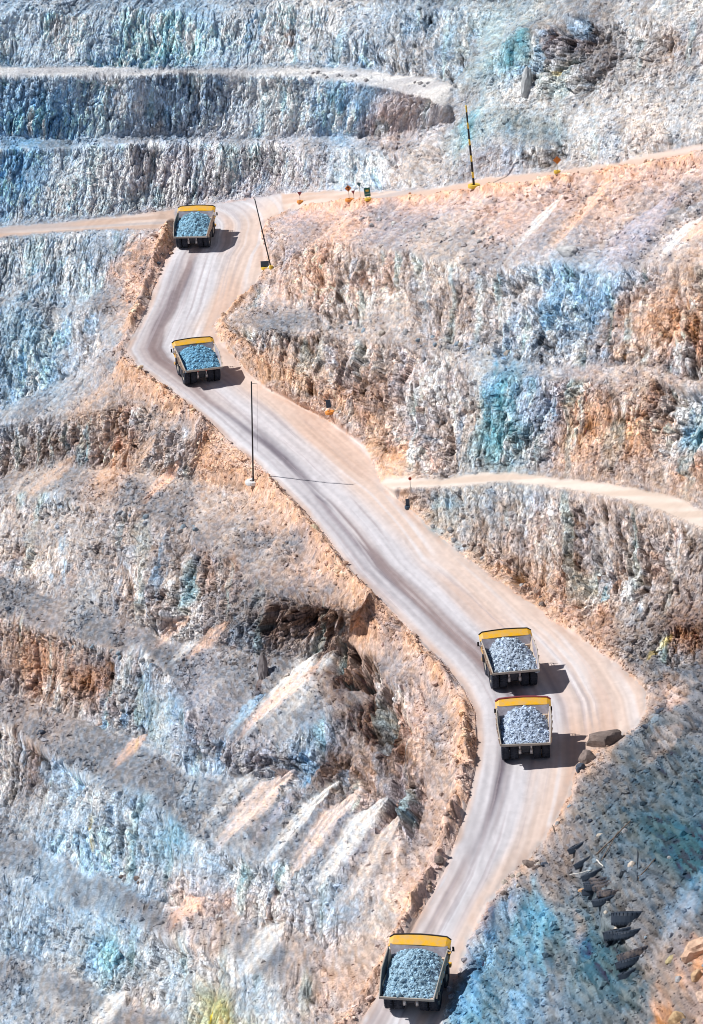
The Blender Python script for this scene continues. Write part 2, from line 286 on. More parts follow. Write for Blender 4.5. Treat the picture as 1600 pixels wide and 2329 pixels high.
STAINS=[(29.1,236.7,11.6,2.8,83,0.276,0.423,0.469,0.65),
(30.7,244.8,4.2,2.5,83,0.202,0.285,0.377,0.6),
(40.1,258.2,7.7,3.1,78,0.377,0.492,0.603,0.85),
(46.4,257,6.7,3.4,83,0.327,0.389,0.455,0.7),
(55.4,253.3,5,4.1,83,0.57,0.382,0.29,0.5),
(62,251.5,6.5,4.1,83,0.57,0.382,0.29,0.55),
(43.9,232.1,5.7,3.3,83,0.57,0.382,0.29,0.5),
(52.9,229.6,6.4,4,83,0.57,0.382,0.29,0.5),
(15.5,206.5,4.8,2.4,63,0.57,0.382,0.29,0.4),
(-10,198.1,8.9,2.7,-5,0.184,0.156,0.147,0.85),
(-18.1,193.9,4.2,2.5,3,0.184,0.156,0.147,0.6),
(2.6,181.5,4.2,6.1,3,0.184,0.156,0.147,0.8),
(-1.5,190,4.8,2.7,3,0.184,0.156,0.147,0.55),
(5,173.4,3.3,5.1,3,0.184,0.156,0.147,0.6),
(-3.9,172.6,3.8,3,3,0.184,0.156,0.147,0.5),
(-14.1,171.8,4.7,1.6,3,0.184,0.156,0.147,0.5),
(-54.3,183,5.3,3.5,83,0.57,0.382,0.29,0.5),
(-68.2,190.2,4.5,2.7,83,0.57,0.382,0.29,0.5),
(-24.3,207.4,4.2,2.5,83,0.57,0.382,0.29,0.3),
(-39.8,208.8,5.2,2.6,83,0.184,0.156,0.147,0.35),
(17.3,156.5,4,1.7,63,0.092,0.138,0.202,0.85),
(14.1,150.3,5.2,1.4,68,0.202,0.285,0.377,0.8),
(11.3,144.6,3.8,1.3,73,0.202,0.285,0.377,0.7),
(21.2,154.6,3.3,1.6,63,0.294,0.428,0.511,0.6),
(49.5,182.7,3.7,2.5,23,0.681,0.52,0.451,0.6),
(52.3,184.5,2.9,1.9,23,0.534,0.437,0.382,0.5),
(43,188.8,4.5,1.4,-37,0.681,0.52,0.451,0.6),
(15.1,203.3,7.1,1.1,-37,0.681,0.52,0.451,0.5),
(30.9,202.4,5.6,3.2,73,0.57,0.382,0.29,0.35),
(61,227.2,8.7,1.1,75,0.276,0.423,0.469,0.5),
(24.5,231.3,5.1,1.5,63,0.469,0.538,0.557,0.7),
(51.8,191.9,1.8,0.6,53,0.736,0.57,0.11,0.3),
(49.8,189.7,1.5,0.5,53,0.736,0.57,0.11,0.2),
(43.1,201.2,2.3,0.8,83,0.276,0.423,0.469,0.8),
(47.2,202,4.6,1.5,78,0.662,0.653,0.644,0.7),
(47.8,197.1,3.4,0.9,63,0.552,0.603,0.649,0.8),
(47.3,312.7,1.4,0.8,3,0.736,0.57,0.11,0.4),
(40.9,322.4,5.9,2.4,83,0.276,0.423,0.469,0.8),
(30.1,305.2,5.9,2.5,68,0.276,0.423,0.469,0.6),
(48.5,320.2,4.8,1.9,83,0.092,0.138,0.202,0.6),
(-10.9,170.7,4,1.2,85,0.313,0.432,0.552,1),
(-10.8,173.8,1.5,0.7,93,0.092,0.138,0.202,0.8),
(-18.1,186.3,4.9,0.7,71,0.184,0.156,0.147,0.8),
(-21.4,180.5,4.9,1.3,48,0.442,0.552,0.653,0.7),
(-43.9,173.6,1.4,0.4,78,0.736,0.57,0.11,0.3),
(-49.8,157.8,3.2,0.7,91,0.736,0.57,0.11,0.45),
(-27.3,136.4,1.1,0.6,83,0.736,0.57,0.11,0.9),
(34.4,149.8,3.4,1.4,73,0.57,0.382,0.29,0.9),
(40.2,156.3,3.4,2,43,0.57,0.382,0.29,0.7),
(-13.8,184.6,8.8,2.1,46,0.662,0.653,0.644,1),
(-16.3,182.4,7.2,1.1,46,0.681,0.52,0.451,0.7),
(-11.3,185.4,6.4,1,46,0.681,0.52,0.451,0.5),
(-6.4,189.6,2.4,1,53,0.662,0.653,0.644,0.6),
(-19,165.5,8.5,2.3,41,0.672,0.587,0.547,1),
(-24.7,165.9,7.1,1.3,43,0.662,0.653,0.644,0.6),
(-11.2,163.8,9.1,1.2,43,0.662,0.653,0.644,1),
(-7,163,8.9,1.4,45,0.672,0.587,0.547,0.95),
(-3,161.9,9.1,1.8,46,0.662,0.653,0.644,1),
(0.8,160.5,8.2,1.4,49,0.598,0.545,0.513,0.95),
(2.7,158.5,5.5,1.2,61,0.672,0.587,0.547,0.95),
(-14.6,164.7,6.8,0.8,41,0.409,0.403,0.428,0.8),
(-4.8,162.2,6.6,0.5,45,0.262,0.251,0.253,0.6),
(-17.6,167.5,4.7,0.6,43,0.262,0.251,0.253,0.5),
(-1,159.9,6.4,0.5,47,0.262,0.251,0.253,0.5),
(-28.7,194,5.1,1.7,41,0.607,0.478,0.416,0.8),
(-36.4,195.6,4.4,1.6,41,0.607,0.478,0.416,0.7),
(-33.5,192.1,4.3,1,43,0.662,0.653,0.644,0.6),
(-44.8,172.9,3.8,1.4,43,0.607,0.478,0.416,0.8),
(-31.4,149,3.4,1.7,33,0.681,0.52,0.451,1),
(-24,147.5,5.1,1.9,28,0.437,0.391,0.37,0.8),
(-31.3,148.7,2.3,2.3,13,0.662,0.653,0.644,0.3),
(-17.8,146.5,5.6,1.7,38,0.662,0.653,0.644,0.9),
(-45,133.4,4.5,1.5,41,0.662,0.653,0.644,0.9),
(-12.1,145.6,3.5,1.7,53,0.437,0.391,0.37,0.8),
(-52.8,165.4,3.3,1.5,48,0.34,0.345,0.359,0.6),
(-43.9,233.7,5.6,1.9,48,0.534,0.437,0.382,0.8),
(-38.5,227.5,5.6,1.7,48,0.681,0.52,0.451,0.8),
(-51.1,231.6,4.8,1.7,43,0.534,0.437,0.382,0.7),
(-65.7,230.5,6.8,2.2,38,0.534,0.437,0.382,0.7),
(-57.3,237.9,5.7,1,78,0.276,0.423,0.469,0.8),
(-48.6,214.7,8.1,1.1,88,0.662,0.653,0.644,0.5),
(-62.6,211.4,8.4,1.3,89,0.442,0.552,0.653,0.7),
(-47.6,213.7,6.3,0.9,83,0.313,0.432,0.552,0.6),
(-37.9,207.8,7.8,0.9,87,0.313,0.432,0.552,0.6),
(-8.4,219.8,5.1,1.4,53,0.57,0.382,0.29,0.2),
(-71.1,280,9.5,3.2,38,0.442,0.552,0.653,0.6),
(-74.2,279,6.3,2.3,33,0.501,0.499,0.501,0.6),
(-48.1,277.4,9.2,3.5,78,0.681,0.52,0.451,0.8),
(-46.1,286.6,4.2,3.1,3,0.681,0.52,0.451,0.8),
(-52.1,249.8,10.6,2.1,38,0.534,0.437,0.382,0.6),
(-4.9,271.5,5.8,2.7,28,0.681,0.52,0.451,1),
(-1.1,269.1,2.9,1.5,28,0.34,0.345,0.359,0.5),
(41.4,277.6,8,1.2,48,0.662,0.653,0.644,0.9),
(50.2,278.5,9.6,1.2,48,0.681,0.52,0.451,0.9),
(45.9,274.6,9.7,1.4,48,0.534,0.437,0.382,0.5),
(64.6,268.7,5,1.3,41,0.662,0.653,0.644,1),
(66.8,268.8,3.4,1.7,33,0.681,0.52,0.451,0.9),
(57.2,270.5,12,3.4,45,0.478,0.46,0.497,0.6),
(22.6,285,8.6,1.9,8,0.409,0.403,0.428,0.6),
(6.6,286.8,6,4,33,0.34,0.345,0.359,0.5),
(52.3,245.5,3.7,1.6,18,0.534,0.437,0.382,1),
(27.9,252.4,4.3,1.7,33,0.34,0.345,0.359,0.8),
(39.3,247.8,6.7,1.7,41,0.34,0.345,0.359,0.7),
(8.4,229.4,3.7,2.4,18,0.57,0.382,0.29,0.75),
(9,226,3.4,1.9,3,0.534,0.437,0.382,0.8),
(33.2,196.7,7,1.4,-27,0.57,0.382,0.29,0.45),
(3.1,201.4,9.6,1.1,-37,0.681,0.52,0.451,0.7),
(38.8,190.5,2.7,1.1,3,0.092,0.138,0.202,0.3),
(41.3,331.5,6.1,2.4,63,0.34,0.345,0.359,0.6),
(32.6,329.8,7.2,4.1,63,0.34,0.345,0.359,0.8),
(-10.1,340.5,6.7,2.7,3,0.437,0.391,0.37,0.9),
(-17.6,343.6,6.7,2.7,73,0.313,0.432,0.552,0.8),
(-2,351.8,6.9,3.4,3,0.662,0.653,0.644,0.9),
(-21.9,347.9,4.5,2.8,63,0.662,0.653,0.644,0.8),
(-34.6,350.8,4.5,3.4,33,0.442,0.552,0.653,0.6),
(-64.3,349.1,3.3,2,3,0.662,0.653,0.644,0.5),
(-75.6,309.8,5.3,2.8,83,0.092,0.138,0.202,0.6),
(-68.8,307.8,4.4,1.7,83,0.313,0.432,0.552,0.6),
(1.3,321.4,6.4,1.7,83,0.276,0.423,0.469,0.5),
(-51,327.5,4.3,1.5,88,0.662,0.653,0.644,0.8),
(-58.7,327.7,4.4,1.5,78,0.662,0.653,0.644,0.6),
(-28.4,327,5.4,1.5,83,0.092,0.138,0.202,0.25),
(-41.2,326.6,5.5,1.5,83,0.092,0.138,0.202,0.25),
(-18.6,301.9,1.1,1.3,3,0.313,0.432,0.552,1),
(-23.4,298.2,5.3,1.3,3,0.681,0.52,0.451,0.9),
(3.6,285.2,6,2.6,13,0.681,0.52,0.451,0.6),
(16.5,155.4,4,2,73,0.092,0.138,0.202,0.55),
(21.1,156.9,2.6,0.9,63,0.478,0.46,0.497,0.6),
(23.1,154.5,5.2,1.9,63,0.294,0.428,0.511,0.8),
(29.1,154.1,1.9,1.6,63,0.092,0.138,0.202,0.5),
(19.8,147.3,5.6,1.9,63,0.313,0.432,0.552,0.5),
(12.4,145.2,3.8,1.6,63,0.313,0.432,0.552,0.6),
(25.7,151.5,5.4,1.2,48,0.34,0.345,0.359,0.35),
(39.2,158.7,7.3,0.6,45,0.534,0.437,0.382,0.2),
(35.4,153.3,6,0.6,45,0.534,0.437,0.382,0.25),
(41.5,161.3,5.6,0.9,43,0.313,0.432,0.552,0.3),
(47.3,176.9,4.3,0.9,38,0.534,0.437,0.382,0.3),
(28.3,155.9,2.5,1.7,33,0.534,0.437,0.382,0.35),
(37.5,174.3,4.3,1.3,33,0.534,0.437,0.382,0.6)]
rng = np.random.default_rng(7)
random.seed(7)
C = S.collection
TP = math.tan(PITCH)     # the terrain is laid out over a slanted base plane: strike X, up-dip T = z + Y*tan(18)

def densify(pts, step=3.0):
    out = []
    for a, b in zip(pts[:-1], pts[1:]):
        a = np.array(a, float); b = np.array(b, float)
        n = max(1, int(math.hypot(b[0]-a[0], (b[2]+b[1]*TP)-(a[2]+a[1]*TP))/step))
        for i in range(n): out.append(a+(b-a)*i/n)
    out.append(np.array(pts[-1], float))
    return np.array(out)

def dom(p): return np.stack([p[..., 0], p[..., 2]+p[..., 1]*TP], -1)

cp = np.concatenate([densify(v) for v in SURVEY.values()])
# far control points so that the hillside goes on beyond the frame
far = [(-420, 1010, 150), (0, 1040, 150), (420, 980, 190), (-420, 700, -70), (-420, 480, -95), (-420, 860, 60), (0, 330, -40), (-200, 380, -85),
       (150, 560, 80), (420, 560, 150), (140, 400, 90), (110, 300, 70), (420, 300, 110), (200, 700, 150), (60, 300, 45)]
cp = np.concatenate([cp, np.array(far, float)])
d2 = dom(cp)
verts, _, tris, ov, _, _ = delaunay_2d_cdt([Vector(v) for v in d2], [], [], 0, 0.02)
vY = np.array([cp[o[0]][1] if len(o) else 0 for o in ov]); vxy = np.array([[v.x, v.y] for v in verts])

# grid: fine inside the view, growing cells outside it
def axis(a, b, s0, s1, ext, n_ext):
    t = [a]
    while t[-1] < b: t.append(t[-1] + s0+(s1-s0)*(t[-1]-a)/(b-a))
    t = np.array(t); g = np.cumsum(s1*4*1.33**np.arange(n_ext)); g = g/g[-1]*ext
    return np.concatenate([(a-g)[::-1], t, t[-1]+g]), len(t)
T_, nT = axis(115.0, 383.0, 0.19, 0.265, 60.0, 14)
NXI = 860
u = np.linspace(-1, 1, NXI); g = np.cumsum(1.4**np.arange(12)); g = g/g[-1]*2.6
U_ = np.concatenate([(-1-g)[::-1], u, 1+g])
hw = 68+(T_-117)*.118; cx = -7.0+(T_-117)*.028
X = cx[:, None]+hw[:, None]*U_[None, :]
T = np.repeat(T_[:, None], X.shape[1], 1)
ny, nx = X.shape
X = X.astype(np.float32); T = T.astype(np.float32)
Yb = np.full((ny, nx), np.nan, np.float32)
for f in tris:
    p = vxy[list(f)]; yv = vY[list(f)]
    j0 = np.searchsorted(T_, p[:, 1].min()); j1 = np.searchsorted(T_, p[:, 1].max())+1
    if j0 >= ny: continue
    j1 = min(j1, ny)
    cmin = ((p[:, 0].min()-cx[j0:j1])/hw[j0:j1]).min(); cmax = ((p[:, 0].max()-cx[j0:j1])/hw[j0:j1]).max()
    i0 = max(0, np.searchsorted(U_, cmin)-1); i1 = min(nx, np.searchsorted(U_, cmax)+1)
    if i1 <= i0: continue
    xx = X[j0:j1, i0:i1]; tt = T[j0:j1, i0:i1]
    (ax, ay), (bx, by), (cx_, cy_) = p
    det = (by-cy_)*(ax-cx_)+(cx_-bx)*(ay-cy_)
    if abs(det) < 1e-9: continue
    l0 = ((by-cy_)*(xx-cx_)+(cx_-bx)*(tt-cy_))/det; l1 = ((cy_-ay)*(xx-cx_)+(ax-cx_)*(tt-cy_))/det; l2 = 1-l0-l1
    m = (l0 >= -1e-4) & (l1 >= -1e-4) & (l2 >= -1e-4)
    Yb[j0:j1, i0:i1][m] = (l0*yv[0]+l1*yv[1]+l2*yv[2])[m]
# beyond the hull: carry the nearest value on
for j in range(ny):
    r = Yb[j]; ok = ~np.isnan(r)
    if ok.any(): Yb[j] = np.interp(np.arange(nx), np.flatnonzero(ok), r[ok])
bad = np.isnan(Yb[:, 0]); okr = np.flatnonzero(~bad)
for j in np.flatnonzero(bad): Yb[j] = Yb[okr[np.abs(okr-j).argmin()]]+(T_[j]-T_[okr[np.abs(okr-j).argmin()]])*1.0

def blur(a, r, n=1):
    for _ in range(n):
        for ax in (0, 1):
            p = np.concatenate([np.repeat(np.take(a, [0], ax), r+1, ax), a, np.repeat(np.take(a, [-1], ax), r, ax)], ax)
            c = np.cumsum(p, ax, dtype=np.float64)
            if ax == 0: a = (c[2*r+1:]-c[:-2*r-1])/(2*r+1)
            else: a = (c[:, 2*r+1:]-c[:, :-2*r-1])/(2*r+1)
            a = a.astype(np.float32)
    return a
def sst(a, b, x):
    t = np.clip((x-a)/(b-a), 0, 1); return t*t*(3-2*t)

# value noise and cell noise on tiled tables
_t2 = rng.random((256, 256)).astype(np.float32); _t3 = rng.random((64, 64, 64)).astype(np.float32)
def n2(x, y, s=0):
    x = x+s*17.31; y = y+s*9.17
    xi = np.floor(x).astype(np.int32); yi = np.floor(y).astype(np.int32); fx = (x-xi).astype(np.float32); fy = (y-yi).astype(np.float32)
    fx = fx*fx*(3-2*fx); fy = fy*fy*(3-2*fy); xi &= 255; yi &= 255; xj = (xi+1) & 255; yj = (yi+1) & 255
    a = _t2[yi, xi]; b = _t2[yi, xj]; c = _t2[yj, xi]; d = _t2[yj, xj]
    a = a+(b-a)*fx; c = c+(d-c)*fx
    return (a+(c-a)*fy)*2-1
def n3(x, y, z, s=0):
    x = x+s*7.31; y = y+s*3.17; z = z+s*5.7
    I = [np.floor(v).astype(np.int32) for v in (x, y, z)]; Fr = [(v-i).astype(np.float32) for v, i in zip((x, y, z), I)]
    Fr = [f*f*(3-2*f) for f in Fr]; I = [i & 63 for i in I]; J = [(i+1) & 63 for i in I]
    def L(zz):
        a = _t3[zz, I[1], I[0]]; b = _t3[zz, I[1], J[0]]; c = _t3[zz, J[1], I[0]]; d = _t3[zz, J[1], J[0]]
        a = a+(b-a)*Fr[0]; c = c+(d-c)*Fr[0]; return a+(c-a)*Fr[1]
    a = L(I[2]); b = L(J[2]); return (a+(b-a)*Fr[2])*2-1
_jx = rng.random((256, 256)).astype(np.float32); _jy = rng.random((256, 256)).astype(np.float32)
_h = (rng.random((256, 256))*2-1).astype(np.float32); _gx = (rng.random((256, 256))*2-1).astype(np.float32); _gy = (rng.random((256, 256))*2-1).astype(np.float32)
def cells(x, y, s=0, tilt=0.6):
    """rock blocks: each cell a tilted facet of its own; returns height, edge distance, random id"""
    x = x+s*31.7; y = y+s*11.3
    xi = np.floor(x).astype(np.int32); yi = np.floor(y).astype(np.int32)
    f1 = np.full(x.shape, 9, np.float32); f2 = f1.copy(); h = np.zeros_like(f1); rid = np.zeros_like(f1)
    for dj in (-1, 0, 1):
        for di in (-1, 0, 1):
            a = (xi+di) & 255; b = (yi+dj) & 255
            dx = (xi+di+_jx[b, a])-x; dy = (yi+dj+_jy[b, a])-y
            d = dx*dx+dy*dy
            hh = _h[b, a]+tilt*(_gx[b, a]*dx+_gy[b, a]*dy)
            m = d < f1
            f2 = np.where(m, f1, np.minimum(f2, d)); f1 = np.where(m, d, f1); h = np.where(m, hh, h); rid = np.where(m, _h[b, a], rid)
    return h, np.sqrt(f2)-np.sqrt(f1), rid

def in_poly(poly, x, y):
    r = np.zeros(x.shape, bool); n = len(poly)
    for i in range(n):
        (x0, y0), (x1, y1) = poly[i], poly[(i+1) % n]
        if y0 == y1: continue
        c = ((y0 > y) != (y1 > y)); r ^= c & (x < (x1-x0)*(y-y0)/(y1-y0)+x0)
    return r
def dist_line(pts, X, Y, Tt):
    """distance in plan to a line, with the distance run along it and the side (+ right)"""
    best = np.full(X.shape, 1e9, np.float32); along = np.zeros_like(best); side = np.zeros_like(best); s0 = 0.0
    for a, b in zip(pts[:-1], pts[1:]):
        dx, dy = b[0]-a[0], b[1]-a[1]; L2 = dx*dx+dy*dy; Ln = math.sqrt(L2)
        t = np.clip(((X-a[0])*dx+(Y-a[1])*dy)/L2, 0, 1); ex = X-a[0]-t*dx; ey = Y-a[1]-t*dy
        d = ex*ex+ey*ey; m = d < best
        best = np.where(m, d, best); along = np.where(m, s0+t*Ln, along); side = np.where(m, np.sign(dy*ex-dx*ey), side); s0 += Ln
    return np.sqrt(best), along, side

TYRE_LINE = [(30.1,488,5.8), (30.8,474,7.1), (31.5,452.8,12.6), (32,439,15.4), (31.9,434.8,14), (31.8,427.8,14)]
SV = {k: np.array(v, float) for k, v in SURVEY.items()}
Ld, Rd = dom(SV['Ledge']), dom(SV['Redge'])
poly_main = list(map(tuple, Ld))+[tuple(dom(SV['T1'])[4]), tuple(dom(SV['T1'])[6]), tuple(dom(SV['T1'])[7])]+list(map(tuple, Rd[::-1]))
T1d = dom(SV['T1']); RLl = dom(SV['RLl']); RLr = dom(SV['RLr'])
poly_ramp = list(map(tuple, T1d))+list(map(tuple, RLr[::-1]))+[tuple(Rd[-1]), tuple(Ld[-1])]+list(map(tuple, RLl[::-1]))
poly_side = list(map(tuple, dom(SV['Su'])))+list(map(tuple, dom(SV['Sl'])[::-1]))+[tuple(Rd[22]), tuple(Rd[23])]
poly_bench = list(map(tuple, dom(SV['T3'])))+list(map(tuple, dom(SV['C2'])[::-1]))
wx = X+0.55*n2(X*.35, T*.35, 3)+.25*n2(X*1.1, T*1.1, 7)+.15*n2(X*3, T*3, 4); wt = T+0.25*n2(X*.7, T*.7, 5)+.12*n2(X*3, T*3, 6)
m_main = in_poly(poly_main, wx, wt); m_ramp = in_poly(poly_ramp, wx, wt) & ~m_main; m_side = in_poly(poly_side, wx, wt) & ~m_main
m_bench = in_poly(poly_bench, wx, wt)
road = (m_main | m_ramp | m_side).astype(np.float32)
calm = np.clip(blur(road, 6, 2)*1.7, 0, 1); near = blur(road, 16, 2)
calm = np.maximum(calm, .5*blur(m_bench.astype(np.float32), 4, 1))

Ys = blur(Yb, 2, 2); Ys = Ys*(1-calm)+blur(Yb, 1, 1)*calm
Zs = T-Ys*TP
PX, PY, PZ = X.copy(), Ys, Zs
def grad(P): return np.gradient(P, axis=1), np.gradient(P, axis=0)
def normals(PX, PY, PZ):
    ax, ay = grad(PX); bx, by = grad(PY); cx2, cy2 = grad(PZ)
    nx_ = bx*cy2-cx2*by; ny_ = cx2*ay-ax*cy2; nz_ = ax*by-bx*ay
    l = np.sqrt(nx_**2+ny_**2+nz_**2)+1e-9; return nx_/l, ny_/l, nz_/l
NX, NY, NZ = normals(X, blur(PY, 5, 2), T-blur(PY, 5, 2)*TP)
slope = np.degrees(np.arccos(np.clip(NZ, -1, 1)))
slope = slope+6*n2(X*.09, T*.09, 8)
cliff = sst(37, 50, slope); talus = sst(18, 26, slope)*(1-cliff); flat = 1-np.clip(cliff+talus, 0, 1)

# region masks
xl = np.interp(T, Ld[:, 1], Ld[:, 0]); xr = np.interp(T, Rd[:, 1], Rd[:, 0])
lower = (X < xl) & (T < dom(SV['RLl'])[:, 1].max()-2)
fore_poly = [tuple(p) for p in Rd[:19]]+[tuple(dom(SV['F1'])[-1]), (140, 300), (140, 60), (0, 60)]
fore = in_poly(fore_poly, X, T) & ~m_main & ~lower
foref = blur(fore.astype(np.float32), 8, 2)
# the steep faces between each crest and toe, with scree fans lapping up from the toe
def strip(a, b): return list(map(tuple, a))+list(map(tuple, b[::-1]))
sd = lambda k, i=0, j=None: dom(SV[k])[i:j]
faces_ = [strip(sd('C3'), sd('T3')), strip(sd('C2'), sd('T2')), strip(sd('C1'), sd('T1', 0, 11)), strip(sd('A3'), sd('A4')), strip(sd('A5'), sd('A6')), strip(sd('A7'), sd('A8')),
          strip(sd('A9'), sd('A10')), strip(sd('A11'), sd('A12')), strip(sd('C1r'), sd('B2r')), strip(sd('C2r'), np.concatenate([sd('T2r'), sd('Su', 1)])),
          strip(sd('Sl'), sd('Redge', 16, 23)[::-1]), strip(sd('U3'), sd('U2', 2)), strip(sd('U1'), sd('T1', 12)), strip(sd('RLl'), sd('A1')[:4]), strip(sd('A2'), sd('RG'))]
pc = np.zeros((ny, nx), np.float32)
fw = X+1.2*n2(X/3, T/3, 91); fwt = T-.6-1.5*n2(X/4.5, T/9, 92)-.7*n2(X/1.6, T/3, 93)
for q_ in faces_: pc = np.maximum(pc, in_poly(q_, fw, fwt).astype(np.float32))
pc = blur(pc, 2, 2)*(1-calm)
cliff = np.maximum(cliff*.35, pc*np.clip(.8+.5*n2(X/9, T/7, 94), .35, 1))
cliff *= (1-.75*foref); flat = flat*(1-cliff); talus = np.clip(1-cliff-flat, 0, 1)

# dust tongues: tip at the cliff foot, straight down the fall line, spreading and fading
tong = {}
tongue = np.zeros((ny, nx), np.float32)
for n_s, (sx, stt, rx, ry, an, r, g_, b_, k) in enumerate(STAINS):
    if not (30 < an < 60 and rx > 1.8*ry): continue
    a = math.radians(an); j0, j1 = np.searchsorted(T_, stt-rx*1.6), np.searchsorted(T_, stt+rx*1.6)
    xx = X[j0:j1]; tt = T[j0:j1]; dx = xx-sx; dy = tt-stt
    p = (dx*math.cos(a)+dy*math.sin(a))/rx; q = (-dx*math.sin(a)+dy*math.cos(a))/ry
    wd = np.clip((1.0-p)*1.15, 0, 1)**.7
    qq = np.abs(q+.06*n2(p*2+sx, q*0+stt, 73))/np.maximum(wd, .02)
    m = (1-sst(.62, 1.08, qq+.16*n2(xx/.8, tt/.8, 74)))*sst(-1.35, .1, p+.45*n2(q*5, p*.6, 73))*(p < 1)
    m = m*k*(1-road[j0:j1])*np.clip(.85+.3*n2(q*7, p*1.0, 75), 0, 1)
    tong[n_s] = (j0, j1, m.astype(np.float32))
    if k > .55 and r > .45: tongue[j0:j1] = np.maximum(tongue[j0:j1], m)
# craggy outcrops left standing between the benches: place, half width, half height
rough = np.zeros((ny, nx), np.float32)
for (o_p, o_w, o_h) in [((-10.9,596.8,2.4), 9.5, 4.2), ((3.3,547.4,3.1), 4.6, 8.5), ((-2.3,580.9,0.5), 5.0, 4.0), ((5.1,523.9,-0.3), 4.0, 7.0), ((-15.8,567.6,-13), 7.5, 2.6), ((-4.8,543.8,-5.9), 4.0, 4.0),
                        ((17.6,472.9,3), 3.8, 2.8), ((14.9,459.8,2), 2.6, 4.5), ((48.7,743,77.5), 8.0, 7.0), ((54,546.8,13.1), 5.0, 5.0)]:
    ox, ot = o_p[0], o_p[2]+o_p[1]*TP
    rr_ = np.sqrt(((X-ox+1.4*n2(X/2.6, T/2.6, 65))/o_w)**2+((T-ot+1.2*n2(X/2.2, T/3, 66))/o_h)**2); rough = np.maximum(rough, 1-sst(.65, 1.05, rr_))
rough = rough*(1-calm)*(1-tongue)
cliff = cliff*(1-.9*tongue); cliff = np.maximum(cliff, rough); talus = talus*(1-rough); flat = flat*(1-rough)
# ------------------------------------------------------------------ relief
free = 1-calm
Q = (X-.22*T, PY, PZ*.32+X*.05)
big = n3(Q[0]/13, Q[1]/13, Q[2]/7, 1)*1.5+n2(X/21, T/30, 2)*.8
r1 = 1-np.abs(n3(Q[0]/6.0, Q[1]/6.0, Q[2]/3.6, 3)); r2 = 1-np.abs(n3(Q[0]/2.6, Q[1]/2.6, Q[2]/1.8, 4))
r3 = n3(Q[0]/1.2, Q[1]/1.2, Q[2]/.9, 5)
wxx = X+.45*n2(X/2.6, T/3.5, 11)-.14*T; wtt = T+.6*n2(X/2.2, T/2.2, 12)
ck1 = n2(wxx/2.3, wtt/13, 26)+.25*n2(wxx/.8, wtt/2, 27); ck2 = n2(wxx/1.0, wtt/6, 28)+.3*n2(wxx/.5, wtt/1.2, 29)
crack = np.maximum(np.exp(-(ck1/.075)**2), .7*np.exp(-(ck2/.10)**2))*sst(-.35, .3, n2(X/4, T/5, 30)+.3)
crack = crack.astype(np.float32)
h1, e1, id1 = cells(wxx/1.5, wtt/4.2, 1, 1.3)
h2, e2, id2 = cells(wxx/.7, wtt/1.5, 2, 1.5)
h3, e3, id3 = cells(wxx/.42, wtt/.75, 3, 1.0)
steep = sst(.985, .86, NZ)
D = cliff*np.maximum(.12+.88*steep, .9*rough)*(1+.75*rough)*(.72+.55*n2(X/8, T/8, 19))*(big*1.5+(r1**2)*.3-1.1*crack+h1*.75+h2*.27+h3*.10+.5*(1-np.abs(n2(wxx/1.0, wtt/12, 24)))+1.1*(1-np.abs(n2(wxx/2.8, wtt/16, 25)))+2.0*(1-np.abs(n2(wxx/6.5, wtt/22, 20)))-3.0-.25*(1-sst(0, .12, e2))-.35*(1-sst(0, .1, e1)))
# scree and dumped spoil: shallow runnels down the fall line, small stones
ca = (X-T)*.707; da = (X+T)*.707
run = n2(ca/1.5+.3*n2(X/3, T/3, 21), da/16, 13); run2 = n2(ca/.6, da/7, 14)
g1, ge1, gid1 = cells(X/1.15, T/.8, 5, .9); g2, ge2, gid2 = cells(X/.6, T/.42, 6, .9)
clump = sst(-.15, .5, n2(X/5, T/4, 15)+.4*n2(X/1.6, T/1.3, 16))
D += talus*(big*.5+run*.28+run2*.12+.20*g1*clump+.09*g2+.12*n2(X/1.3, T/1.1, 23))
D += flat*(big*.25+.3*np.clip(n2(X/2.2, T/1.0, 17), -.2, 1)+(.3*np.clip(g1, 0, 1)+.10*g2)*(.15+clump))
D = D*(1-.75*tongue)+.08*blur(tongue, 4, 1)
D *= free
# the bank drops away on the low side of the old tyre wall
TW = [(p[0], p[1]) for p in TYRE_LINE]
dT, aT, sT = dist_line(TW, X, PY, T)
PZ = PZ-2.0*np.exp(-dT/4.5)*sst(-.2, .5, dT)*(sT > 0)*foref*sst(0.2, 3, aT)
# safety berms of dumped dirt along the roads
dL, aL, sL = dist_line(SV['Ledge'], X, PY, T); dR, aR, sR = dist_line(SV['Redge'], X, PY, T)
clod = .5*n2(aL/2.3, dL/1.2, 31)+.35*n2(X/.8, T/.6, 32)
bermL = np.exp(-((dL-1.9)/1.25)**2)*(sL < 0)*(T < 300)*(.8+.45*n2(aL/9, aL*0, 33))
bermR = np.exp(-((dR-1.3)/.9)**2)*(sR > 0)*(~m_side)*np.clip(.3+.7*n2(aR/14, aR*0, 34), 0, 1)*(1-foref)
dQ, aQ, sQ = dist_line(SV['RLr'], X, PY, T)
bermQ = np.exp(-((dQ-1.0)/1.2)**2)*(~m_ramp)*(sQ > 0)*(.75+.4*n2(aQ/8, aQ*0, 35))*(T > 250)
PZ = PZ+bermL*(2.6+1.5*clod)+bermR*(1.3+.9*clod)+bermQ*(1.3+.6*clod)
# road relief
dC = np.minimum(dL, dR)
PZ = PZ+road*(.05*n2(dL/.9, aL/14, 36)+.03*n2(X*1.2, PY*.6, 37))
D = D.astype(np.float32)
PX = PX+NX*D; PY = PY+NY*D; PZ = PZ+NZ*D

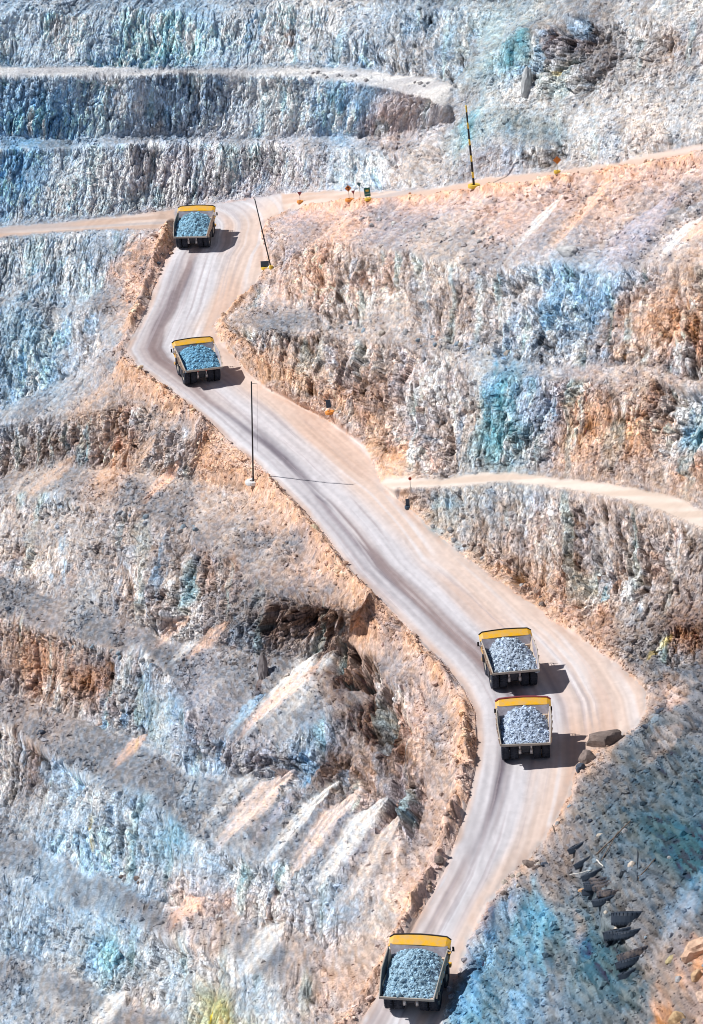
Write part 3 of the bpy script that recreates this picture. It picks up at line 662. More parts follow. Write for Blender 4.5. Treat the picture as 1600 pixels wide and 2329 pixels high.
# ------------------------------------------------------------------ rock colour (by place, seam and grain) and painted crevice shade
def mixc(c, col, m): return c*(1-m[..., None])+np.array(col, np.float32)*m[..., None]
def mineral_map():
    st = 8; xs, ts = X[::st, ::st], T[::st, ::st]
    xs = xs+3.0*n2(xs/9, ts/9, 41)+1.2*n2(xs/3, ts/3, 43); ts = ts+2.5*n2(xs/9, ts/9, 42)+1*n2(xs/3, ts/3, 44)
    M = np.array([m[:5] for m in MINERALS], np.float32); acc = np.zeros(xs.shape+(3,), np.float32); ws = np.zeros(xs.shape, np.float32)
    for m in M:
        wgt = 1/(((xs-m[0])**2+(ts-m[1])**2)+2.5)**1.6; acc += wgt[..., None]*m[2:5]; ws += wgt
    acc /= ws[..., None]
    jj = np.arange(ny)/st; ii = np.arange(nx)/st
    j0 = np.clip(jj.astype(int), 0, acc.shape[0]-2); i0 = np.clip(ii.astype(int), 0, acc.shape[1]-2)
    fj = np.clip(jj-j0, 0, 1)[:, None, None].astype(np.float32); fi = np.clip(ii-i0, 0, 1)[None, :, None].astype(np.float32)
    a = acc[j0]; b = acc[j0+1]; a = a+(b-a)*fj
    return a[:, i0]+(a[:, i0+1]-a[:, i0])*fi
base = mineral_map()
col = base.copy()
pale = np.array((.80, .785, .77), np.float32)
seam = n2(wxx/1.5, wtt/9, 51)*.6+n2(wxx/.7, wtt/4, 52)*.4+n2(X/5, T/7, 50)*.5
seam2 = n2(wxx/1.1, wtt/7, 53)*.6+n2(wxx/.5, wtt/2.5, 54)*.5+.45*id2
col = mixc(col, pale, cliff*.55*sst(.05, .55, seam)*sst(.18, .42, base.mean(-1)))
upper = (sst(285, 305, T)*sst(30, 5, X)).astype(np.float32)
dark = base*(.22+.28*upper[..., None])+np.array((.015, .012, .014), np.float32)
col = col*(1-(cliff*.62*sst(.25, .7, seam2))[..., None])+dark*(cliff*.62*sst(.25, .7, seam2))[..., None]
rust = sst(.25, .7, n2(wxx/2.2, wtt/8, 55)+.3*n2(X/.8, T/1.5, 56))
warmth = np.clip((base[..., 0]-base[..., 2])*4+.25, 0, 1)
col = mixc(col, (.50, .33, .27), cliff*.42*rust*warmth)
blue = sst(.25, .75, n2(wxx/2.6, wtt/8, 57)+.3*n2(X/.9, T/1.5, 58))
col = mixc(col, (.36, .50, .64), cliff*.45*blue*(1.1-warmth)); col = mixc(col, (.42, .62, .62), cliff*.28*sst(.45, .8, n2(wxx/1.8, wtt/12, 59)))
# scree: dust streaks along the fall line against grey stones
dust = sst(-.1, .6, n2(ca/1.8, da/14, 61)+.4*n2(ca/.6, da/6, 62))*(1-.85*foref)
col = col*(1-(talus*.45*dust)[..., None])+(base*.45+pale*.5)*(talus*.45*dust)[..., None]
grey = np.array((.33, .335, .35), np.float32)
col = mixc(col, grey, ((talus*.5*(1-dust)+flat*.55)*sst(-.5, .3, n2(X/7, T/5, 63))+.38*lower*(1-cliff)*sst(-.6, .2, n2(X/9, T/6, 64)))*(1-near))
# tongues, veins and patches
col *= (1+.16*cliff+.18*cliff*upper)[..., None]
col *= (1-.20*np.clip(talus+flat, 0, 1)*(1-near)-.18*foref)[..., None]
for n_s, (sx, stt, rx, ry, an, r, g_, b_, k) in enumerate(STAINS):
    if n_s in tong:
        j0, j1, m = tong[n_s]
    else:
        a = math.radians(an); R_ = max(rx, ry)*1.9
        j0, j1 = np.searchsorted(T_, stt-R_), np.searchsorted(T_, stt+R_)
        xx = X[j0:j1]; tt = T[j0:j1]
        dx = xx-sx+.22*rx*n2(xx/2.5, tt/2.5, 71); dy = tt-stt+.3*ry*n2(xx/2, tt/2, 72)
        p = (dx*math.cos(a)+dy*math.sin(a))/rx; q = (-dx*math.sin(a)+dy*math.cos(a))/ry
        q = q+.28*n2(q*2.2, p*.6+sx, 73)
        m = 1-sst(.65, 1.15, np.sqrt(p*p+q*q)+.22*n2(xx/.7, tt/.9, 74))
        m = m*k*(1-road[j0:j1])*np.clip(.78+.3*n2(q*5, p*1.2, 75), 0, 1)
        # mineral colour follows the seams of the rock
        m = m*(.35+.65*sst(-.45, .35, n2(wxx[j0:j1]/.9, wtt[j0:j1]/6, 76)+.5*n2(wxx[j0:j1]/2.5, wtt[j0:j1]/9, 77)))
    col[j0:j1] = mixc(col[j0:j1], (r, g_, b_), m)
# berm dirt and verges
dirt = np.array((.59, .42, .34), np.float32)
bd = np.clip(np.maximum(bermL*1.6, np.maximum(bermR, bermQ)*1.3), 0, 1)*(1-road)
vn = sst(-.6, .3, n2(X/3.5, T/3, 76)+.3*n2(X/.9, T/.8, 77))
col = mixc(col, dirt, bd*(.35+.6*vn)*.9)
vL = np.exp(-np.clip(dL-2, 0, 99)/4.5)*(sL < 0)*(T < 310); col = mixc(col, (.63, .49, .41), vL*.55*vn*(1-road))
vR = np.exp(-dR/3.0)*(sR > 0)*(1-foref); col = mixc(col, (.60, .46, .37), vR*.7*vn*(1-road))
vQ = np.exp(-dQ/6.0)*(T > 250)*(sQ > 0); col = mixc(col, (.70, .50, .42), vQ*.75*(1-m_ramp)*(.3+.7*vn)*(X < 80))
# stones differ one from the next
sid = .6*gid1*clump+.6*gid2
col = col*(1+(np.clip(talus+flat, 0, 1)*(1-road)*(1-.6*tongue)*.36*sid)[..., None])
col = col*(1+(cliff*(.26*id2+.18*id3))[..., None])
hue = n2(X/.5, T/.5, 78)*(1-road)
col[..., 0] *= 1+.06*hue; col[..., 2] *= 1-.06*hue
crevice_shade = np.clip(cliff*(1-.45*upper)*((1-sst(0, .10, e2))*.25+.66*crack), 0, .8); col = col*(1-crevice_shade[..., None])  # shade of the crevices painted into the colour, along cracks and block edges
# haul road: pale worn surface, grey-lilac wheel bands, pink dusty margins
wid = np.maximum(dL+dR, 1); lat = dL/wid
latw = lat+.018*n2(aL/18, lat*9, 81)
st1 = n2(dL/1.1+.5*n2(aL/20, dL/5, 80), aL/38, 82); st2 = n2(dL/.42, aL/22, 83); st3 = n2(dL/3.2, aL/50, 84)
rc = np.zeros((ny, nx, 3), np.float32)+np.array((.58, .56, .58), np.float32)
rc = mixc(rc, (.63, .515, .455), sst(.50, .80, latw+.12*st3))
rc = mixc(rc, (.66, .53, .47), (1-sst(.02, .09, latw))*.8)
band = np.exp(-((latw-.27)/(.068+.02*st3))**2)*1.25+np.exp(-((latw-.36)/.03)**2)*.5*sst(-.2, .5, n2(aL/30, aL*0, 85))+np.exp(-((latw-.14)/.03)**2)*.35
band *= sst(-1.3, -.2, n2(aL/26, aL*0+.5, 86)+.35*st1)*sst(-1.1, .0, st1+.5*st2)
fadeT = np.interp(T, [115, 150, 165, 185, 250, 300], [.25, .3, .45, 1, 1, .75])
rc = mixc(rc, (.13, .11, .135), np.clip(1.1*band*fadeT, 0, .85))
rc = mixc(rc, (.68, .675, .70), .6*sst(.1, .8, st1)*(1-band))
rc = mixc(rc, (.58, .42, .34), .5*sst(.3, .8, st3+.3*st1)*sst(.4, .7, latw)+.25*sst(.1, .7, st3)*(latw > .1))
rc = mixc(rc, (.40, .355, .37), .55*sst(.25, .75, n2(dL/.6+7, aL/30, 97)+.35*n2(dL/.25, aL/15, 98))*sst(.6, .3, np.abs(latw-.3)))
rc *= (1+.10*st2+.05*n2(X*1.7, PY*.9, 87))[..., None]
rc = mixc(rc, (.50, .36, .29), np.clip(sst(1.8, .0, dL)+sst(2.4, 0, dR)*.9, 0, 1)*.8*sst(-.5, .5, n2(X/2, T/2, 88)))
mm = np.clip(blur(m_main.astype(np.float32), 3, 2)+.35*(n2(X*.9, T*.9, 99)+.4*n2(X*3, T*3, 100))*np.exp(-dC/1.2), 0, 1)
col = col*(1-mm[..., None])+rc*mm[..., None]
s2 = n2(X/14+T/9, T/.9, 89)
rmp = mixc(np.zeros_like(rc)+np.array((.54, .41, .34), np.float32), (.64, .53, .47), sst(-.2, .6, s2)); rmp = mixc(rmp, (.42, .40, .41), sst(.1, .8, n2(X/25, T/1.1, 90))*.6)
mr = blur(m_ramp.astype(np.float32), 1, 1)[..., None]; col = col*(1-mr)+rmp*mr
srd = mixc(np.zeros_like(rc)+np.array((.56, .46, .39), np.float32), (.66, .58, .52), sst(-.3, .6, s2)); ms = blur(m_side.astype(np.float32), 1, 1)[..., None]; col = col*(1-ms)+srd*ms
mb = (.75*blur(m_bench.astype(np.float32), 2, 1))[..., None]; col = col*(1-mb)+mixc(np.zeros_like(rc)+np.array((.52, .51, .51), np.float32), (.68, .66, .64), sst(-.3, .5, s2))*mb
# the main road runs smoothly into the cross road at its top
lum = col.mean(-1, keepdims=True); col = np.clip(lum+(col-lum)*np.where(road[..., None] > .5, 1.1, 1.36), .01, 1)
col = np.where(road[..., None] > .5, col, np.clip((col-.42)*1.32+.415, .03, .84)); col = np.clip(col, .012, .86)

# ------------------------------------------------------------------ materials
def mat(name, color=(.5, .5, .5), rough=.6, metal=0.0, attr=None, bump=None, vary=None, spec=.3, crack=None):
    m = bpy.data.materials.new(name); m.use_nodes = True; N = m.node_tree; b = N.nodes['Principled BSDF']
    b.inputs['Roughness'].default_value = rough; b.inputs['Metallic'].default_value = metal; b.inputs['Specular IOR Level'].default_value = spec
    geo = N.nodes.new('ShaderNodeNewGeometry'); tc = N.nodes.new('ShaderNodeTexCoord')
    if attr:
        a = N.nodes.new('ShaderNodeAttribute'); a.attribute_name = attr; src = a.outputs['Color']
    else:
        a = N.nodes.new('ShaderNodeRGB'); a.outputs[0].default_value = (*color, 1); src = a.outputs[0]
    if vary:
        sc, amt, c2 = vary
        n = N.nodes.new('ShaderNodeTexNoise'); n.inputs['Scale'].default_value = sc; n.inputs['Detail'].default_value = 6; n.inputs['Roughness'].default_value = .7
        N.links.new(tc.outputs['Object'], n.inputs['Vector'])
        r = N.nodes.new('ShaderNodeMapRange'); r.inputs[1].default_value = .38; r.inputs[2].default_value = .68; r.inputs[3].default_value = 0; r.inputs[4].default_value = amt
        N.links.new(n.outputs[0], r.inputs[0])
        mx = N.nodes.new('ShaderNodeMix'); mx.data_type = 'RGBA'
        N.links.new(r.outputs[0], mx.inputs[0]); N.links.new(src, mx.inputs[6]); mx.inputs[7].default_value = (*c2, 1); src = mx.outputs[2]
    if attr and bump:
        # grain brightness, small stones
        mp = N.nodes.new('ShaderNodeMapping'); mp.inputs['Scale'].default_value = (1, .8, .30) if crack else (1, 1, 1); mp.inputs['Rotation'].default_value = (0, .22 if crack else 0, 0)
        dn = N.nodes.new('ShaderNodeTexNoise'); dn.inputs['Scale'].default_value = 1.1; N.links.new(tc.outputs['Object'], dn.inputs['Vector'])
        dv = N.nodes.new('ShaderNodeVectorMath'); dv.operation = 'MULTIPLY_ADD'; dv.inputs[1].default_value = (.7, .7, .7); N.links.new(dn.outputs['Color'], dv.inputs[0]); N.links.new(tc.outputs['Object'], dv.inputs[2])
        N.links.new(dv.outputs[0], mp.inputs['Vector'])
        v = N.nodes.new('ShaderNodeTexVoronoi'); v.inputs['Scale'].default_value = bump[2]; N.links.new(mp.outputs[0], v.inputs['Vector'])
        sp = N.nodes.new('ShaderNodeSeparateColor'); N.links.new(v.outputs['Color'], sp.inputs[0])
        r = N.nodes.new('ShaderNodeMapRange'); r.inputs[3].default_value = 1-bump[3]; r.inputs[4].default_value = 1+bump[3]; N.links.new(sp.outputs[0], r.inputs[0])
        vm = N.nodes.new('ShaderNodeVectorMath'); vm.operation = 'SCALE'; N.links.new(src, vm.inputs[0]); N.links.new(r.outputs[0], vm.inputs['Scale']); src = vm.outputs[0]
        if crack:
            v2 = N.nodes.new('ShaderNodeTexVoronoi'); v2.feature = 'DISTANCE_TO_EDGE'; v2.inputs['Scale'].default_value = crack[0]; N.links.new(mp.outputs[0], v2.inputs['Vector'])
            v3 = N.nodes.new('ShaderNodeTexVoronoi'); v3.inputs['Scale'].default_value = crack[0]; N.links.new(mp.outputs[0], v3.inputs['Vector'])
            s3 = N.nodes.new('ShaderNodeSeparateColor'); N.links.new(v3.outputs['Color'], s3.inputs[0])
            rr = N.nodes.new('ShaderNodeMapRange'); rr.inputs[3].default_value = 1-crack[2]; rr.inputs[4].default_value = 1+crack[2]; N.links.new(s3.outputs[1], rr.inputs[0])
            re_ = N.nodes.new('ShaderNodeMapRange'); re_.inputs[1].default_value = 0; re_.inputs[2].default_value = .10; re_.inputs[3].default_value = crack[1]; re_.inputs[4].default_value = 1; N.links.new(v2.outputs['Distance'], re_.inputs[0])
            brk = N.nodes.new('ShaderNodeTexNoise'); brk.inputs['Scale'].default_value = .8; brk.inputs['Detail'].default_value = 3; N.links.new(tc.outputs['Object'], brk.inputs['Vector'])
            bm_ = N.nodes.new('ShaderNodeMapRange'); bm_.inputs[1].default_value = .42; bm_.inputs[2].default_value = .60; N.links.new(brk.outputs[0], bm_.inputs[0])
            cm = N.nodes.new('ShaderNodeMath'); cm.operation = 'MULTIPLY'; N.links.new(a.outputs['Alpha'], cm.inputs[0]); N.links.new(bm_.outputs[0], cm.inputs[1])
            el = N.nodes.new('ShaderNodeMix'); el.data_type = 'FLOAT'; N.links.new(cm.outputs[0], el.inputs[0]); el.inputs[2].default_value = 1; N.links.new(re_.outputs[0], el.inputs[3])  # darkens crack lines on cliffs: crevice shade put into the rock colour
            rl = N.nodes.new('ShaderNodeMix'); rl.data_type = 'FLOAT'; N.links.new(a.outputs['Alpha'], rl.inputs[0]); rl.inputs[2].default_value = 1; N.links.new(rr.outputs[0], rl.inputs[3])
            for k_ in (rl, el):
                vq = N.nodes.new('ShaderNodeVectorMath'); vq.operation = 'SCALE'; N.links.new(src, vq.inputs[0]); N.links.new(k_.outputs[0], vq.inputs['Scale']); src = vq.outputs[0]
            pre = N.nodes.new('ShaderNodeBump'); pre.inputs['Distance'].default_value = .34; pre.inputs['Strength'].default_value = 1; 
            hh_ = N.nodes.new('ShaderNodeMath'); hh_.operation = 'MULTIPLY_ADD'; hh_.inputs[1].default_value = .9; N.links.new(s3.outputs[2], hh_.inputs[0]); N.links.new(re_.outputs[0], hh_.inputs[2])
            hm_ = N.nodes.new('ShaderNodeMath'); hm_.operation = 'MULTIPLY'; N.links.new(hh_.outputs[0], hm_.inputs[0]); N.links.new(a.outputs['Alpha'], hm_.inputs[1]); N.links.new(hm_.outputs[0], pre.inputs['Height'])
    N.links.new(src, b.inputs['Base Color'])
    if bump:
        n = N.nodes.new('ShaderNodeTexNoise'); n.inputs['Scale'].default_value = bump[0]; n.inputs['Detail'].default_value = 8; n.inputs['Roughness'].default_value = .65
        N.links.new(tc.outputs['Object'], n.inputs['Vector'])
        bp = N.nodes.new('ShaderNodeBump'); bp.inputs['Distance'].default_value = bump[1]; bp.inputs['Strength'].default_value = .9
        N.links.new(n.outputs[0], bp.inputs['Height'])
        if attr and crack: N.links.new(pre.outputs[0], bp.inputs['Normal']); N.links.new(bp.outputs[0], b.inputs['Normal'])
    return m
M_rock = mat('shattered_rock', attr='Col', rough=.93, spec=.15, bump=(3.2, .25, 4.2, .26), crack=(1.35, .55, .28))
M_road = mat('graded_haul_road', attr='Col', rough=.95, spec=.1, bump=(.5, .12, .8, .03))
M_yellow = mat('yellow_paint', (.80, .42, .012), .5, vary=(.9, .75, (.55, .38, .20)))
M_worn = mat('worn_steel', (.46, .43, .47), .55, .15, vary=(1.1, .8, (.26, .22, .24)))
M_cream = mat('dusty_side_plate', (.62, .50, .40), .6, vary=(1.0, .6, (.50, .38, .28)))
M_dark = mat('dark_frame_steel', (.035, .04, .055), .6, vary=(2, .5, (.09, .09, .10)))
M_black = mat('black_edge', (.02, .02, .025), .6)
M_tyre = mat('tyre_rubber', (.022, .028, .045), .85, vary=(2.5, .4, (.08, .08, .09)))
M_rim = mat('dusty_rim', (.42, .38, .33), .6)
M_chrome = mat('strut_rod', (.62, .60, .60), .35, .4)
M_glass = mat('cab_glass', (.03, .045, .06), .12, spec=.6)
M_white = mat('white_paint', (.75, .76, .76), .5)
M_red = mat('red_paint', (.45, .06, .03), .5); M_lamp = mat('tail_lamp_red', (.5, .03, .02), .3)
M_orange = mat('orange_sign', (.62, .20, .04), .5); M_green = mat('green_sign', (.03, .15, .12), .5); M_slate = mat('slate_sign', (.05, .08, .12), .55)
M_maroon = mat('maroon_sign', (.28, .06, .07), .5); M_teal = mat('teal_sign', (.10, .20, .24), .5)
M_wood = mat('weathered_wood', (.14, .10, .08), .85, vary=(3, .6, (.30, .25, .20))); M_ply = mat('pale_plank', (.62, .60, .56), .8)
M_ybase = mat('yellow_tyre_paint', (.80, .55, .06), .6, vary=(3, .5, (.45, .32, .12))); M_obase = mat('orange_tyre_paint', (.75, .30, .07), .6)
M_oldtyre = mat('old_tyre_rubber', (.018, .030, .050), .6, vary=(1.1, .25, (.07, .08, .10)))
M_dusttyre = mat('dusty_tyre_rubber', (.02, .03, .05), .8, vary=(1.3, .7, (.30, .23, .19)))

# ------------------------------------------------------------------ helpers
def tag(o, label=None, cat=None, group=None, kind=None):
    for k, v in (('label', label), ('category', cat), ('group', group), ('kind', kind)):
        if v: o[k] = v
    return o
def mesh_np(name, v, f, m, colr=None, smooth=False, parent=None):
    me = bpy.data.meshes.new(name); k = f.shape[1]
    me.vertices.add(len(v)); me.vertices.foreach_set('co', np.ascontiguousarray(v, np.float32).ravel())
    me.loops.add(f.size); me.polygons.add(len(f))
    me.loops.foreach_set('vertex_index', f.ravel().astype(np.int32)); me.polygons.foreach_set('loop_start', (np.arange(len(f))*k).astype(np.int32))
    me.update(calc_edges=True)
    me.polygons.foreach_set('use_smooth', np.full(len(f), smooth))
    if colr is not None:
        a = me.color_attributes.new('Col', 'FLOAT_COLOR', 'POINT'); c4 = np.ones((len(v), 4), np.float32); c4[:, :3] = colr[:, :3]; c4[:, 3] = colr[:, 3] if colr.shape[1] > 3 else .15; a.data.foreach_set('color', c4.ravel())
    me.materials.append(m)
    o = bpy.data.objects.new(name, me); C.objects.link(o)
    if parent: o.parent = parent
    return o
class MB:
    def __init__(s): s.v = []; s.f = []
    def poly(s, pts, faces):
        n = len(s.v); s.v += [tuple(p) for p in pts]; s.f += [tuple(n+i for i in f) for f in faces]; return s
    def box(s, x0, x1, y0, y1, z0, z1, ch=0.0):
        return s.hexa([(x0, y0, z0), (x1, y0, z0), (x1, y1, z0), (x0, y1, z0)], [(x0, y0, z1), (x1, y0, z1), (x1, y1, z1), (x0, y1, z1)])
    def hexa(s, lo, hi): return s.poly(lo+hi, [(3, 2, 1, 0), (4, 5, 6, 7), (0, 1, 5, 4), (1, 2, 6, 5), (2, 3, 7, 6), (3, 0, 4, 7)])
    def prism_x(s, prof, x0, x1):       # profile in (y,z) swept along x
        n = len(prof); pts = [(x0, y, z) for y, z in prof]+[(x1, y, z) for y, z in prof]
        return s.poly(pts, [tuple(range(n))[::-1], tuple(range(n, 2*n))]+[(i, (i+1) % n, n+(i+1) % n, n+i) for i in range(n)])
    def tube(s, a, b, r, n=10, r2=None):
        a = Vector(a); b = Vector(b); d = (b-a).normalized(); e = d.orthogonal().normalized(); g = d.cross(e); r2 = r if r2 is None else r2; k = len(s.v)
        for p, rr in ((a, r), (b, r2)):
            for i in range(n): t = 2*math.pi*i/n; s.v.append(tuple(p+rr*(e*math.cos(t)+g*math.sin(t))))
        s.f += [(k+i, k+(i+1) % n, k+n+(i+1) % n, k+n+i) for i in range(n)]+[tuple(k+i for i in range(n))[::-1], tuple(k+n+i for i in range(n))]
        return s
    def lathe(s, prof, axis='x', n=28, c=(0, 0, 0)):   # profile (along axis, radius), closed ring
        k = len(s.v); m = len(prof)
        for i in range(n):
            t = 2*math.pi*i/n; ct, st = math.cos(t), math.sin(t)
            for a, r in prof:
                s.v.append((c[0]+a, c[1]+r*ct, c[2]+r*st) if axis == 'x' else (c[0]+r*ct, c[1]+r*st, c[2]+a))
        for i in range(n):
            for j in range(m):
                a, b = i*m+j, i*m+(j+1) % m; c2, d = ((i+1) % n)*m+(j+1) % m, ((i+1) % n)*m+j
                s.f.append((k+a, k+b, k+c2, k+d))
        return s
    def build(s, name, m, parent=None, smooth=False):
        me = bpy.data.meshes.new(name); me.from_pydata(s.v, [], s.f); me.update(); me.materials.append(m)
        if smooth: me.polygons.foreach_set('use_smooth', [True]*len(me.polygons))
        o = bpy.data.objects.new(name, me); C.objects.link(o)
        if parent: o.parent = parent
        return o
def empty(name, loc=(0, 0, 0), rot=(0, 0, 0)):
    o = bpy.data.objects.new(name, None); C.objects.link(o); o.location = loc; o.rotation_euler = rot; o.empty_display_size = .5; return o
def copy_tree(o, parent=None):
    c = o.copy(); C.objects.link(c)
    if parent: c.parent = parent
    for ch in [k for k in bpy.data.objects if k.parent == o]: copy_tree(ch, c)
    return c

# ------------------------------------------------------------------ the ground, split into its named pieces
idx = np.arange(ny*nx).reshape(ny, nx)
quads = np.stack([idx[:-1, :-1], idx[:-1, 1:], idx[1:, 1:], idx[1:, :-1]], -1)
kindf = np.zeros((ny-1, nx-1), np.int8)
kindf[lower[:-1, :-1]] = 4; kindf[fore[:-1, :-1]] = 5
kindf[m_bench[:-1, :-1]] = 6; kindf[m_side[:-1, :-1]] = 3; kindf[m_ramp[:-1, :-1]] = 2; kindf[m_main[:-1, :-1]] = 1
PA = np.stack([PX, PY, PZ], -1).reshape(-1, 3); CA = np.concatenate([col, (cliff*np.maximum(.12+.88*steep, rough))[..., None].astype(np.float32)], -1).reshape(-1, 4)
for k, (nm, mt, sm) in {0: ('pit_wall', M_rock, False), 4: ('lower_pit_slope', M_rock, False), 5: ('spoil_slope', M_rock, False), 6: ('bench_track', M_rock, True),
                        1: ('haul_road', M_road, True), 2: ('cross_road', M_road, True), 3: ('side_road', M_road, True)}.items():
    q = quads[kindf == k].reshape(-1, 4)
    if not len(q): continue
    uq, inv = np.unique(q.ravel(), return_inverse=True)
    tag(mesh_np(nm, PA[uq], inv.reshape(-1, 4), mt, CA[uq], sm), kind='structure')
# the country round the pit, out to the horizon
R0 = 4000.0
bt = [PA[idx[-1, i]] for i in range(0, nx, 12)]; bl = [PA[idx[j, 0]] for j in range(ny-1, -1, -12)]; bb = [PA[idx[0, i]] for i in range(0, nx, 12)]; br = [PA[idx[j, -1]] for j in range(0, ny, 12)]
loop = bl+bb+br+bt[::-1]
v = []; f = []
for p in loop:
    c = np.array([0, 620.0]); d = p[:2]-c; d = d/np.linalg.norm(d)
    for dist, rise in ((0, 0), (60, 30), (160, 80), (400, 120), (R0, 150)):
        z = p[2]-.6*(dist == 0)+(rise if dist < 400 else 0); z = z if dist < 400 else (150.0 if p[1] > 420 else 60.0)
        if p[1] < 470: z = min(z, 80.0)
        v.append((p[0]+d[0]*dist, p[1]+d[1]*dist, z))
n = len(loop)
for i in range(n):
    for k in range(4): a = i*5+k; b = ((i+1) % n)*5+k; f.append((a, b, b+1, a+1))
tag(mesh_np('terrain', np.array(v), np.array(f), mat('far_rock', (.40, .38, .37), .95, vary=(.05, .8, (.30, .33, .38)))), kind='structure')

def ground(p):
    """the finished surface nearest to a surveyed point"""
    t = p[2]+p[1]*TP; j = int(np.clip(np.searchsorted(T_, t), 0, ny-1)); i = int(np.abs(X[j]-p[0]).argmin()); j0 = max(0, j-12); i0 = max(0, i-12)
    w_ = (PX[j0:j+13, i0:i+13]-p[0])**2+(PZ[j0:j+13, i0:i+13]+PY[j0:j+13, i0:i+13]*TP-t)**2
    a, b = np.unravel_index(w_.argmin(), w_.shape); return Vector((float(PX[j0+a, i0+b]), float(PY[j0+a, i0+b]), float(PZ[j0+a, i0+b])))

# ------------------------------------------------------------------ rubble: loose stones past counting
PHI = (1+5**.5)/2
ico_v = np.array([(-1, PHI, 0), (1, PHI, 0), (-1, -PHI, 0), (1, -PHI, 0), (0, -1, PHI), (0, 1, PHI), (0, -1, -PHI), (0, 1, -PHI), (PHI, 0, -1), (PHI, 0, 1), (-PHI, 0, -1), (-PHI, 0, 1)])
ico_v /= np.linalg.norm(ico_v[0])
ico_f = np.array([(0, 11, 5), (0, 5, 1), (0, 1, 7), (0, 7, 10), (0, 10, 11), (1, 5, 9), (5, 11, 4), (11, 10, 2), (10, 7, 6), (7, 1, 8), (3, 9, 4), (3, 4, 2), (3, 2, 6), (3, 6, 8), (3, 8, 9), (4, 9, 5), (2, 4, 11), (6, 2, 10), (8, 6, 7), (9, 8, 1)])
def stones(name, pts, size, cols, flatten=.7, parent=None, m=None):
    n = len(pts); sh = ico_v[None]*(1+.32*(rng.random((n, 12, 1))*2-1)); sc = size[:, None, None]*np.array([1, 1, flatten])*(1+.35*(rng.random((n, 1, 3))*2-1))
    sh = sh*sc; a = rng.random(n)*6.28; ca_, sa_ = np.cos(a)[:, None], np.sin(a)[:, None]; b = (rng.random(n)-.5)*1.6; cb, sb = np.cos(b)[:, None], np.sin(b)[:, None]
    x, y, z = sh[..., 0], sh[..., 1], sh[..., 2]; y, z = y*cb-z*sb, y*sb+z*cb; x, y = x*ca_-y*sa_, x*sa_+y*ca_
    v = np.stack([x, y, z], -1)+pts[:, None]; f = (ico_f[None]+12*np.arange(n)[:, None, None]).reshape(-1, 3)
    return mesh_np(name, v.reshape(-1, 3), f, m or M_rock, np.repeat(cols, 12, 0), False, parent)
inner = np.zeros((ny, nx), bool); inner[16:-16, 14:-14] = True
pr = (flat*.9+talus*.55*(1-.8*tongue)+cliff*.12)*(1-np.clip(blur(road, 2, 1)*2, 0, 1))*(.12+clump)*(1-.9*blur(m_bench.astype(np.float32), 2, 1))+bd*.5+foref*(1-road)*.9
pr = (pr*inner).ravel(); pr /= pr.sum()
N_ST = 44000
pick = rng.choice(ny*nx, N_ST, replace=False, p=pr)
sz = .11+.22*rng.random(N_ST)**2.5+.5*rng.random(N_ST)**14
jit = .72+.75*rng.random((N_ST, 1))
tag(stones('rubble', PA[pick]+np.array([0, 0, .05]), sz, np.clip(CA[pick][:, :3]*jit*np.array([.98, 1, 1.03]), .02, .85)), kind='stuff')

# ------------------------------------------------------------------ haul trucks
def ring_tyre(name, w_, r, parent, loc, m=M_tyre, rim=True):
    h = w_/2
    prof = [(-h, r*.60), (-h, r*.86), (-h*.82, r*.97), (-h*.5, r), (h*.5, r), (h*.82, r*.97), (h, r*.86), (h, r*.60)]
    b = MB().lathe(prof, 'x', 36)
    for i in range(36):       # shoulder lugs
        a = 2*math.pi*(i+.5)/36; ca_, sa_ = math.cos(a), math.sin(a); t = (-sa_, ca_)
        for s_ in (-1, 1):
            pts = []
            for dr in (.96, 1.025):
                for xx_, tt_ in ((s_*h*.3, -.07), (s_*h*.9, -.07), (s_*h*.9, .07), (s_*h*.3, .07)):
                    pts.append((xx_, r*dr*ca_+tt_*t[0], r*dr*sa_+tt_*t[1]))
            b.hexa(pts[:4], pts[4:])
    o = b.build(name, m, parent); o.location = loc
    if rim:
        rb = MB().lathe([(-h*.55, .18), (-h*.55, r*.56), (-h*.9, r*.615), (h*.9, r*.615), (h*.55, r*.56), (h*.55, .18)], 'x', 24)
        rb.tube((-h*.6, 0, 0), (h*.75, 0, 0), .34, 14); rb.build('rim', M_rim, o, True)
    return o

